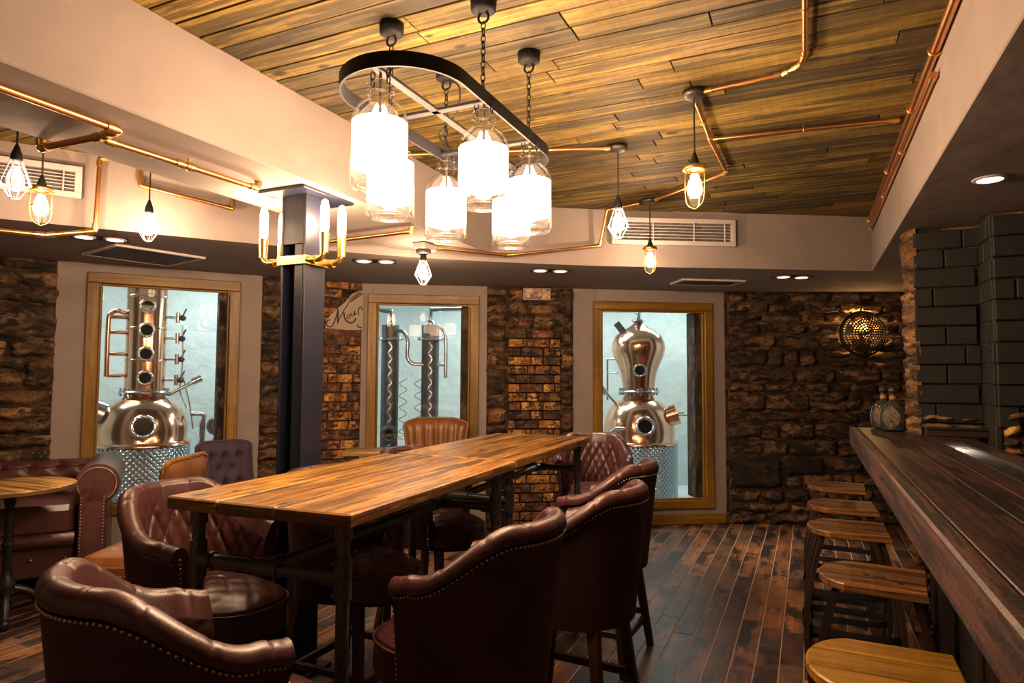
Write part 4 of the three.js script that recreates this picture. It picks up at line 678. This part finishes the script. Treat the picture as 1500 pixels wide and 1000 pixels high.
{
  // faces d: local +z turns to d
  const turn = (dx, dz) => Math.atan2(dx, dz);
  const tub = makeTub();
  const spots = [
    [-1.40, -1.15, 0.33, -0.95, 'burgundy tub bar chair with its back to the room at the table end'],
    [-2.20, -1.88, 0.99, -0.06, 'burgundy tub bar chair tucked at the table corner nearest the sofa, quilted inside showing'],
    [-1.965, -2.49, 0.99, 0.0, 'burgundy tub bar chair behind the tables in front of the steel column'],
    [-2.10, -3.41, 0.99, 0.05, 'burgundy tub bar chair behind the tables below the middle window'],
    [-1.02, -1.94, -0.99, -0.04, 'burgundy tub bar chair on the bar side, first from the open table end'],
    [-0.91, -2.66, -0.99, -0.06, 'burgundy tub bar chair on the bar side, second from the open table end'],
    [-1.03, -3.42, -0.99, -0.06, 'burgundy tub bar chair on the bar side, third from the open table end'],
    [-1.51, -4.80, 0.30, 0.95, 'burgundy tub bar chair facing the far table end by the onion still'],
  ];
  spots.forEach(([x, z, dx, dz, label], i) => { if (!i) { tub.userData.label = label; tub.position.set(x, 0, z); tub.rotation.y = turn(dx, dz); } else copyThing(tub, label, [x, 0, z], turn(dx, dz)); });
}

// ---------------------------------------------------------------- bar counter and stools
{
  const t = thing('bar_counter', 'long dark worn wooden bar counter with thick front edge', 'bar counter', null, [0, 0, 0]);
  const z0 = 0.6, z1 = -4.86, L = z0 - z1, zc = (z0 + z1) / 2;
  const zs = -4.36;
  for (const [a, b, e] of [[0.2852, 0.43, z1], [0.43, 0.52, z1], [0.52, 0.586, zs], [0.70, 0.80, zs]]) mesh('counter_plank', bx(b - a - 0.0012, 0.05, z0 - e, (a + b) / 2, 1.125, (z0 + e) / 2, 0.002, 'z'), M.barTop, t);
  mesh('counter_plank', bx(0.113, 0.05, 0.40, 0.643, 1.125, zs + 0.2, 0.002, 'z'), M.barTop, t);
  mesh('front_edge', bx(0.045, 0.115, L, 0.2625, 1.0925, zc, 0.006, 'z'), M.barFront, t);
  mesh('front_panel', bx(0.03, 1.09, z0 + 4.34, 0.62, 0.548, (z0 - 4.34) / 2, 0.003, 'y'), M.barPanel, t);
  for (let k = 0; k < 9; k++) mesh('panel_board', bx(0.02, 1.03, 0.12, 0.598, 0.53, -4.2 + k * 0.52, 0.003, 'y'), M.barPanel, t);
  const tray = thing('drip_tray', 'long slotted metal drip tray set into the bar top', 'drip tray', null, [0.643, 1.12, -2.15]);
  mesh('pan', bx(0.108, 0.02, 3.6, 0, 0.008, 0, 0.002, 'z'), M.darkSteel, tray); for (const x of [-0.05, 0.05]) mesh('lip', bx(0.008, 0.012, 3.6, x, 0.03, 0, 0.001, 'z'), M.steel, tray);
  const slots = []; for (let k = 0; k < 120; k++) slots.push(bx(0.088, 0.004, 0.012, 0, 0.0255, -1.78 + k * 0.03, 0.0005)); mesh('slotted_grid', slots, M.steel, tray);
  const box = thing('dark_ledge', 'low dark wooden ledge on the far end of the bar', 'ledge', null, [0.735, 1.15, -4.30]); mesh('ledge', bx(0.29, 0.05, 0.07, 0, 0.026, 0, 0.004), M.barPanel, box); mesh('front_lip', bx(0.29, 0.012, 0.012, 0, 0.046, 0.04, 0.002), M.barPanel, box);
}
function bottleThing(x, z, label, turn) {
  const t = thing('spirit_bottle', label, 'bottle', null, [x, 1.15, z], turn);
  const body = lathe([[0, 0.004], [0.06, 0.004], [0.074, 0.016], [0.08, 0.06], [0.08, 0.10], [0.07, 0.145], [0.045, 0.172], [0.022, 0.185], [0.019, 0.20], [0.019, 0.232], [0.0, 0.234]], 28); body.scale(1, 1, 0.62); mesh('glass_body', body, M.bottle, t);
  const lb = grid(16, 8, (u, v) => { const a = u * Math.PI * 2, r = 0.05 * Math.sqrt(v); return V(Math.cos(a) * r, 0.085 + Math.sin(a) * r * 1.15, 0.046 + 0.004 * (1 - v)); }); mesh('label', lb, M.label, t);
  mesh('neck_band', new THREE.CylinderGeometry(0.0205, 0.0205, 0.022, 18).translate(0, 0.205, 0), M.cap, t); mesh('stopper', lathe([[0, 0.232], [0.023, 0.234], [0.025, 0.25], [0.018, 0.268], [0, 0.272]], 18), M.bottle, t);
}
bottleThing(0.465, -4.56, 'round dark spirit bottle with oval label, on the bar before its twin', -0.35);
bottleThing(0.43, -4.72, 'round dark spirit bottle half hidden behind its twin on the bar', -0.35);
{
  const makeStool = () => {
    const t = thing('stave_bar_stool', '', 'bar stool', 'barrel stave stools along the bar'), h = 0.775;
    // seat: three boards with a rounded front (towards -x)
    const bounds = [-0.165, -0.056, 0.052, 0.165]; const xr = 0.15;
    for (let i = 0; i < 3; i++) {
      const z0 = bounds[i] + 0.0055, z1 = bounds[i + 1] - 0.0055, sh = new THREE.Shape(), xe = (z) => -0.04 - 0.14 * Math.sqrt(Math.max(0, 1 - (z / 0.17) ** 2)); sh.moveTo(xr, z0); sh.lineTo(xr, z1); for (let k = 0; k <= 10; k++) { const z = z1 + (z0 - z1) * k / 10; sh.lineTo(xe(z), z); } sh.closePath();
      const g = new THREE.ExtrudeGeometry(sh, { depth: 0.02, bevelEnabled: true, bevelSize: 0.004, bevelThickness: 0.004, bevelSegments: 1 }).rotateX(Math.PI / 2).translate(0, h - 0.004, 0); metreUV(g, 'x', rr(0, 5), rr(0, 5)); mesh('seat_board', g, SEATW[i], t);
    }
    const stave = (x0, x1, z, w) => { const pts = []; for (let k = 0; k <= 10; k++) { const v = k / 10; pts.push([x0 + (x1 - x0) * v + Math.sign(x1) * 0.05 * Math.sin(Math.PI * v), (h - 0.035) * (1 - v) + 0.004 * v]); }
      return metreUV(grid(10, 4, (u, v) => { const [x, y] = pts[Math.round(u * 10)], q = [[-1, -1], [1, -1], [1, 1], [-1, 1], [-1, -1]][Math.round(v * 4)]; return V(x + q[0] * 0.011, y, z(u) + q[1] * w / 2); }).toNonIndexed(), 'y', rr(0, 3), rr(0, 3)); };
    for (const sx of [-1, 1]) for (const sz of [-1, 1]) { const g = stave(sx * 0.12, sx * 0.165, (u) => sz * (0.125 + 0.035 * u), 0.042); g.computeVertexNormals(); mesh('leg', g, M.stave, t); }
    const mid = stave(0.115, 0.155, () => 0, 0.13); mid.computeVertexNormals(); const c = mesh('wide_stave', mid, M.stave, t); mesh('bolt', [ball(0.155, 0.62, 0.03, 0.011), ball(0.155, 0.62, -0.03, 0.011)], M.steel, c);
    const hoop = (y, a, b) => grid(48, 4, (u, v) => { const an = u * Math.PI * 2, q = [[0, -1], [0, 1], [-1, 1], [-1, -1], [0, -1]][Math.round(v * 4)]; const ex = 4, C = Math.cos(an), S = Math.sin(an), r = 1 / Math.pow(Math.abs(C) ** ex + Math.abs(S) ** ex, 1 / ex); return V(C * r * (a + q[0] * 0.003), y + q[1] * 0.016, S * r * (b + q[0] * 0.003)); });
    mesh('hoop', hoop(0.33, 0.212, 0.168), M.iron, t); mesh('hoop', hoop(0.20, 0.206, 0.176), M.iron, t);
    mesh('foot_rail', [cyl(V(-0.196, 0.27, -0.14), V(-0.196, 0.27, 0.14), 0.011, 10)], M.iron, t);
    return t;
  };
  const st = makeStool();
  const zs = [[-4.77, 'barrel stave bar stool standing furthest along the bar by the rubble wall'], [-4.06, 'barrel stave bar stool second from the rubble wall'], [-3.47, 'barrel stave bar stool third from the rubble wall'], [-2.66, 'barrel stave bar stool fourth from the rubble wall, wood plugs in its seat'], [-1.83, 'barrel stave bar stool fifth from the rubble wall with yellowish seat']];
  zs.forEach(([z, label], i) => { const p = [0.165 + (i === 3 ? 0.04 : 0), 0, z], a = [-0.05, 0.03, 0, -0.12, -0.02][i]; if (!i) { st.userData.label = label; st.position.set(...p); st.rotation.y = a; } else { const c = copyThing(st, label, p, a); if (i === 3) for (const [x, z] of [[-0.03, 0.01], [0.0, 0.015], [0.022, 0.02], [0.075, 0.06]]) mesh('plug', new THREE.CylinderGeometry(0.011, 0.011, 0.006, 14).translate(x, 0.7735, z), M.stave, c); if (i === 4) for (const m of c.children) if (m.name.startsWith('seat_board')) m.material = YELLOWSEAT; } });
}

// ---------------------------------------------------------------- lounge furniture on the left
{ // chesterfield
  const t = thing('chesterfield_sofa', 'burgundy leather chesterfield sofa with buttoned back and rolled arm', 'sofa'); WA.place(t, 0, 0, 0.02);
  const s1 = 0.45, s0 = -1.45, aw = 0.20, D = 0.84; // arm right edge, left end, depth
  const roll = (r, y, o0, o1, s, name) => { const g = new THREE.CylinderGeometry(r, r, o1 - o0, 32, 8).rotateX(Math.PI / 2).translate(s, y, (o0 + o1) / 2); return mesh(name, g, M.sofa, t); };
  for (const [s, sg] of [[s1, 1], [s0, -1]]) {
    const sc = s - sg * aw / 2;
    const arm = mesh('arm', [bx(aw * 0.8, 0.62, D - 0.08, sc - sg * 0.0, 0.42, D / 2 + 0.02, 0.03, 'z'), new THREE.CylinderGeometry(0.135, 0.135, D - 0.06, 32, 1).rotateX(Math.PI / 2).translate(sc + sg * 0.02, 0.73, D / 2 + 0.02)], M.sofa, t);
    mesh('arm_facing', [new THREE.CylinderGeometry(0.118, 0.118, 0.03, 32).rotateX(Math.PI / 2).translate(sc + sg * 0.02, 0.73, D - 0.005), bx(0.15, 0.60, 0.03, sc - sg * 0.005, 0.42, D - 0.005, 0.008)], M.sofa, arm);
    const nails = []; for (let k = 0; k <= 40; k++) { const a = -0.9 + k / 40 * (Math.PI + 1.3); nails.push(ball(sc + sg * 0.02 + sg * Math.cos(a) * 0.112, 0.73 + Math.sin(a) * 0.112, D + 0.011, 0.005, 6, 4)); } for (let k = 0; k < 24; k++) for (const e of [-0.068, 0.062]) nails.push(ball(sc + e, 0.14 + k * 0.022, D + 0.011, 0.005, 6, 4)); mesh('nailhead_trim', nails, M.nail, arm);
  }
  const in0 = s0 + aw, in1 = s1 - aw, il = in1 - in0, mid = (in0 + in1) / 2;
  mesh('back', grid(84, 26, (u, v) => { // tufted back and roll
    const s = in0 - 0.05 + (il + 0.1) * u; const bs = s / 0.17, row = Math.round((v - 0.25) / 0.3); let y, o; if (v < 0.7) { y = 0.50 + v / 0.7 * 0.30; o = 0.30 - 0.05 * v; } else { const a = (v - 0.7) / 0.3 * Math.PI * 1.1; y = 0.755 + 0.085 * Math.sin(a * 0.85 + 0.25); o = 0.165 + 0.115 * Math.cos(a * 0.95); }
    let dent = 0; for (const [yy, ph] of [[0.80, 0.5], [0.68, 0], [0.57, 0.5]]) { const k = Math.round(bs - ph) + ph, d = Math.hypot((bs - k) * 0.17, y - yy); dent = Math.max(dent, Math.exp(-((d / 0.035) ** 2))); } const p = V(s, y, o - 0.05 * dent); p.u = s; p.v = y; return p;
  }), M.sofa, t);
  const btn = []; for (let s = Math.ceil(in0 / 0.17) * 0.17; s < in1; s += 0.17) { btn.push(ball(s + 0.085, 0.80, 0.235, 0.011), ball(s, 0.68, 0.235, 0.011)); } mesh('buttons', btn, M.sofa, t);
  mesh('back_board', bx(il + 0.3, 0.62, 0.14, mid, 0.45, 0.10, 0.03), M.sofa, t);
  for (let k = 0; k < 2; k++) mesh('seat_cushion', bx(il / 2 - 0.01, 0.20, D - 0.30, in0 + il / 4 + k * il / 2, 0.50, 0.26 + (D - 0.30) / 2, 0.035), M.sofa, t);
  mesh('front_roll', new THREE.CylinderGeometry(0.045, 0.045, il, 20).rotateZ(Math.PI / 2).translate(mid, 0.375, D - 0.06), M.sofa, t);
  mesh('front_panel', bx(il, 0.22, D - 0.14, mid, 0.24, (D - 0.14) / 2 + 0.06, 0.01), M.sofa, t);
  const fb = []; for (let s = in0 + 0.12; s < in1; s += 0.19) fb.push(ball(s, 0.25, D - 0.078, 0.012)); mesh('front_buttons', fb, M.nail, t);
  for (const [s, o] of [[s1 - 0.1, 0.1], [s1 - 0.1, D - 0.08], [s0 + 0.1, 0.1], [s0 + 0.1, D - 0.08]]) mesh('foot', lathe([[0.0, 0.004], [0.02, 0.004], [0.035, 0.04], [0.03, 0.08], [0.036, 0.125], [0, 0.126]], 16).translate(s, 0, o), M.castIron, t);
}
{ // round cafe table
  const t = thing('round_pedestal_table', 'round wooden cafe table on black cast iron pedestal before the sofa', 'table', null, [-4.42, 0, -2.36]);
  mesh('table_top', metreUV(lathe([[0, 0.765], [0.325, 0.765], [0.335, 0.772], [0.335, 0.792], [0.328, 0.798], [0, 0.798]], 56)), TABLE[1], t); mesh('edge_band', new THREE.CylinderGeometry(0.338, 0.338, 0.02, 56, 1, true).translate(0, 0.781, 0), M.brass, t);
  mesh('pedestal', lathe([[0.0, 0.14], [0.055, 0.14], [0.06, 0.16], [0.045, 0.19], [0.05, 0.22], [0.03, 0.25], [0.024, 0.30], [0.024, 0.42], [0.032, 0.43], [0.032, 0.45], [0.024, 0.46], [0.022, 0.66], [0.03, 0.69], [0.03, 0.72], [0.022, 0.73], [0.09, 0.758], [0.09, 0.765], [0, 0.765]], 24), M.castIron, t);
  for (let k = 0; k < 4; k++) { const a = k * Math.PI / 2 + 0.5, C = Math.cos(a), S = Math.sin(a); mesh('foot', [tube([V(C * 0.03, 0.18, S * 0.03), V(C * 0.10, 0.15, S * 0.10), V(C * 0.18, 0.07, S * 0.18), V(C * 0.23, 0.03, S * 0.23)], 0.024, 10, 24), ball(C * 0.235, 0.032, S * 0.235, 0.03, 12, 8)], M.castIron, t); }
}
function diningChair(name, label, x, z, turn, kind) {
  const t = thing(name, label, 'chair', null, [x, 0, z], turn); // faces local +z
  const seatM = kind === 'animal' ? M.tan : kind === 'purple' ? M.purple : M.tan;
  mesh('seat', grid(24, 12, (u, v) => { const X = (u - 0.5) * 0.48, Z = (v - 0.5) * 0.46, e = Math.min(0.24 - Math.abs(X), 0.23 - Math.abs(Z)); let tuft = 0; if (kind === 'animal') for (const [bx0, bz] of [[-0.1, 0.08], [0.1, 0.08], [0, -0.05]]) tuft = Math.max(tuft, Math.exp(-((Math.hypot(X - bx0, Z - bz) / 0.035) ** 2))); const p = V(X, e < 0.001 ? 0.42 : 0.455 + 0.055 * Math.sqrt(clamp(e / 0.14)) - 0.03 * tuft, Z); p.u = X; p.v = Z; return p; }), seatM, t).geometry.scale(1, 1, 1);
  const base = mesh('seat_base', bx(0.48, 0.07, 0.46, 0, 0.405, 0, 0.01), seatM, t); const nails = []; for (let k = 0; k < 24; k++) { nails.push(ball(-0.23 + k * 0.02, 0.385, 0.232, 0.005, 6, 4), ball(0.242, 0.385, -0.23 + k * 0.02, 0.005, 6, 4), ball(-0.242, 0.385, -0.23 + k * 0.02, 0.005, 6, 4)); } mesh('nailhead_trim', nails, M.nail, base);
  for (const sx of [-1, 1]) for (const sz of [-1, 1]) mesh('leg', bx(0.036, 0.37, 0.036, sx * 0.205, 0.187, sz * 0.195, 0.004, 'y'), M.chairLeg, t);
  for (const sz of [-1, 1]) mesh('stretcher', bx(0.38, 0.025, 0.02, 0, 0.2, sz * 0.195, 0.003), M.chairLeg, t);
  const tilt = 0.14, BH = kind === 'channel' ? 1.08 : kind === 'purple' ? 0.95 : 1.0, wTop = kind === 'channel' ? 0.29 : kind === 'purple' ? 0.2 : 0.235;
  const shape = (u, v, off) => { // u across, v up
    const w = 0.21 + (wTop - 0.21) * v, X = (u - 0.5) * 2 * w, curve = kind === 'channel' ? 0.07 : 0.03; let y = 0.44 + (BH - 0.44) * v; if (kind === 'channel') y -= 0.05 * Math.pow(Math.abs(u - 0.5) * 2, 4) * v; else y -= 0.03 * Math.pow(Math.abs(u - 0.5) * 2, 6) * v;
    return V(X, y, -0.20 - tilt * v * 0.6 + curve * Math.pow((u - 0.5) * 2, 2) + off);
  };
  const front = grid(40, 24, (u, v) => { let o = 0.045; if (kind === 'channel') { const f = u * 6; o += 0.028 * Math.abs(Math.sin(Math.PI * f)) ** 0.6 - 0.014; } else { let d = 0; const X = (u - 0.5) * 0.45, Y = v * 0.56; for (const [bx0, by] of [[-0.11, 0.44], [0, 0.44], [0.11, 0.44], [-0.055, 0.33], [0.055, 0.33], [-0.11, 0.22], [0, 0.22], [0.11, 0.22]]) d = Math.max(d, Math.exp(-((Math.hypot(X - bx0, Y - by) / 0.026) ** 2))); const cr = kind === 'purple' ? 0.018 * Math.exp(-(((((X / 0.11 + 10.5) % 1) - 0.5) / 0.09) ** 2)) : 0; o += 0.02 - 0.045 * d - cr; }
    const e = Math.min(u, 1 - u, 1 - v) * 8; o *= 0.25 + 0.75 * Math.sqrt(clamp(e)); const p = shape(u, v, o); p.u = u * 0.45; p.v = v * 0.55; return p; });
  mesh('backrest', front, kind === 'animal' ? M.animal : seatM, t);
  const backG = grid(20, 12, (u, v) => { const e = Math.min(u, 1 - u, 1 - v) * 10; const p = shape(1 - u, v, -0.035 * Math.sqrt(clamp(e)) + 0.012); p.u = u * 0.45; p.v = v * 0.55; return p; }); mesh('backrest_rear', backG, seatM, t);
  const rimPts = []; for (let k = 0; k <= 8; k++) rimPts.push(shape(0, k / 8, 0.012)); for (let k = 1; k < 12; k++) rimPts.push(shape(k / 12, 1, 0.012)); for (let k = 8; k >= 0; k--) rimPts.push(shape(1, k / 8, 0.012)); mesh('edge_welt', tube(rimPts, 0.014, 8, 90), kind === 'animal' ? M.animal : seatM, t);
}
diningChair('dining_chair', 'tan leather dining chair with animal print back by the sofa', -3.50, -2.56, -1.15, 'animal');
diningChair('tufted_chair', 'purple velvet buttoned chair beside the column still window', -3.95, -3.62, 1.15, 'purple');
diningChair('channel_back_chair', 'tan leather channel back chair under the middle window', -3.02, -5.02, 0.6, 'channel');
{ const t = thing('side_table', 'small oak topped table behind the steel column by the brick', 'table', null, [-3.35, 0, -4.55], WB.turn);
  mesh('table_top', bx(0.5, 0.03, 0.4, 0, 0.83, 0, 0.004), M.oak, t); mesh('pedestal', lathe([[0, 0.004], [0.2, 0.004], [0.2, 0.02], [0.04, 0.03], [0.028, 0.05], [0.028, 0.79], [0.08, 0.814], [0, 0.815]], 28), M.castIron, t); }

// ---------------------------------------------------------------- writing and small fittings on the walls
{ // painted script on a patch of old plaster
  const t = thing('painted_wall_sign', 'old plaster patch on the brick painted with a black script word', 'sign'); WA.place(t, 0, 0, 0.028);
  // outline in (s, y) taken from the photograph
  const q = (px, py) => [2.395 - (530 - px) * 0.00665, 2.263 - (py - 428) * 0.00628];
  const out = [[478.5, 484], [480, 472], [492, 458], [505, 445], [515, 432], [525, 426.5], [530.5, 427], [530.5, 484.5], [510, 486]].map(p => q(...p));
  const sh = new THREE.Shape(); out.forEach((p, i) => i ? sh.lineTo(...p) : sh.moveTo(...p)); sh.closePath();
  mesh('plaster_patch', metreUV(new THREE.ExtrudeGeometry(sh, { depth: 0.012, bevelEnabled: true, bevelSize: 0.004, bevelThickness: 0.003, bevelSegments: 1 }).translate(0, 0, -0.004)), M.signPlaster, t);
  const z = 0.0125; const stroke = (pts, r) => { const g = tube(pts.map(p => { const [a, b] = q(p[0], p[1]); return V(a, b, 0); }), r, 6, pts.length * 8); g.scale(1, 1, 0.25); g.translate(0, 0, z); return g; };
  const mark = mesh('lettering', [
    stroke([[484, 472], [480.5, 474], [479.3, 479], [482.5, 482.5], [487, 481.5], [490, 475], [493, 465], [494.5, 457]], 0.0062),
    stroke([[494.5, 456], [494.8, 464], [494.5, 472], [495, 477]], 0.0085), stroke([[495, 476], [498, 467], [502, 459], [506, 452], [509, 447]], 0.0048),
    stroke([[503, 460], [503.5, 466], [505, 470], [509, 474.5], [515, 475], [519, 471], [519.5, 468]], 0.0075),
    stroke([[509, 464], [507.5, 467], [509.5, 469], [511.5, 466], [510, 463.5], [512, 463]], 0.0045), stroke([[513, 460], [513.5, 465], [516.5, 463.5], [518, 457], [518.5, 463], [521, 460]], 0.005), stroke([[523, 457], [524.5, 453], [527, 450.5], [529, 453.5], [528, 456]], 0.0055), stroke([[524, 463], [523.5, 457]], 0.0055),
    stroke([[522, 477], [524.5, 481.5], [529, 482]], 0.0065)], M.ink, t);
  mesh('painted_feather', [stroke([[508, 447], [515, 440], [523, 433], [528, 429]], 0.0045), ...[[512, 443], [515, 440], [518, 437.5], [521, 435], [524, 432.5]].flatMap(([a, b]) => [stroke([[a, b], [a + 3.5, b - 0.5], [a + 6, b - 3]], 0.004), stroke([[a, b], [a - 0.5, b - 3], [a + 2, b - 6]], 0.004)])], M.ink, t);
}
{ const t = thing('emergency_light', 'small rectangular emergency light box hung above the brick pier', 'sign'); WB.place(t, 1.68, 2.275, 0.10);
  mesh('housing', bx(0.27, 0.115, 0.05, 0, 0, -0.03, 0.006), M.white, t); mesh('prismatic_cover', bx(0.255, 0.10, 0.012, 0, 0, 0.002, 0.003), M.whiteSign, t); mesh('hook', tube([V(0, 0.055, -0.02), V(0.0, 0.075, -0.02), V(0.015, 0.085, -0.02), V(0.012, 0.07, -0.02)], 0.004, 6, 20), M.steel, t); }

renderer.render(scene, camera);
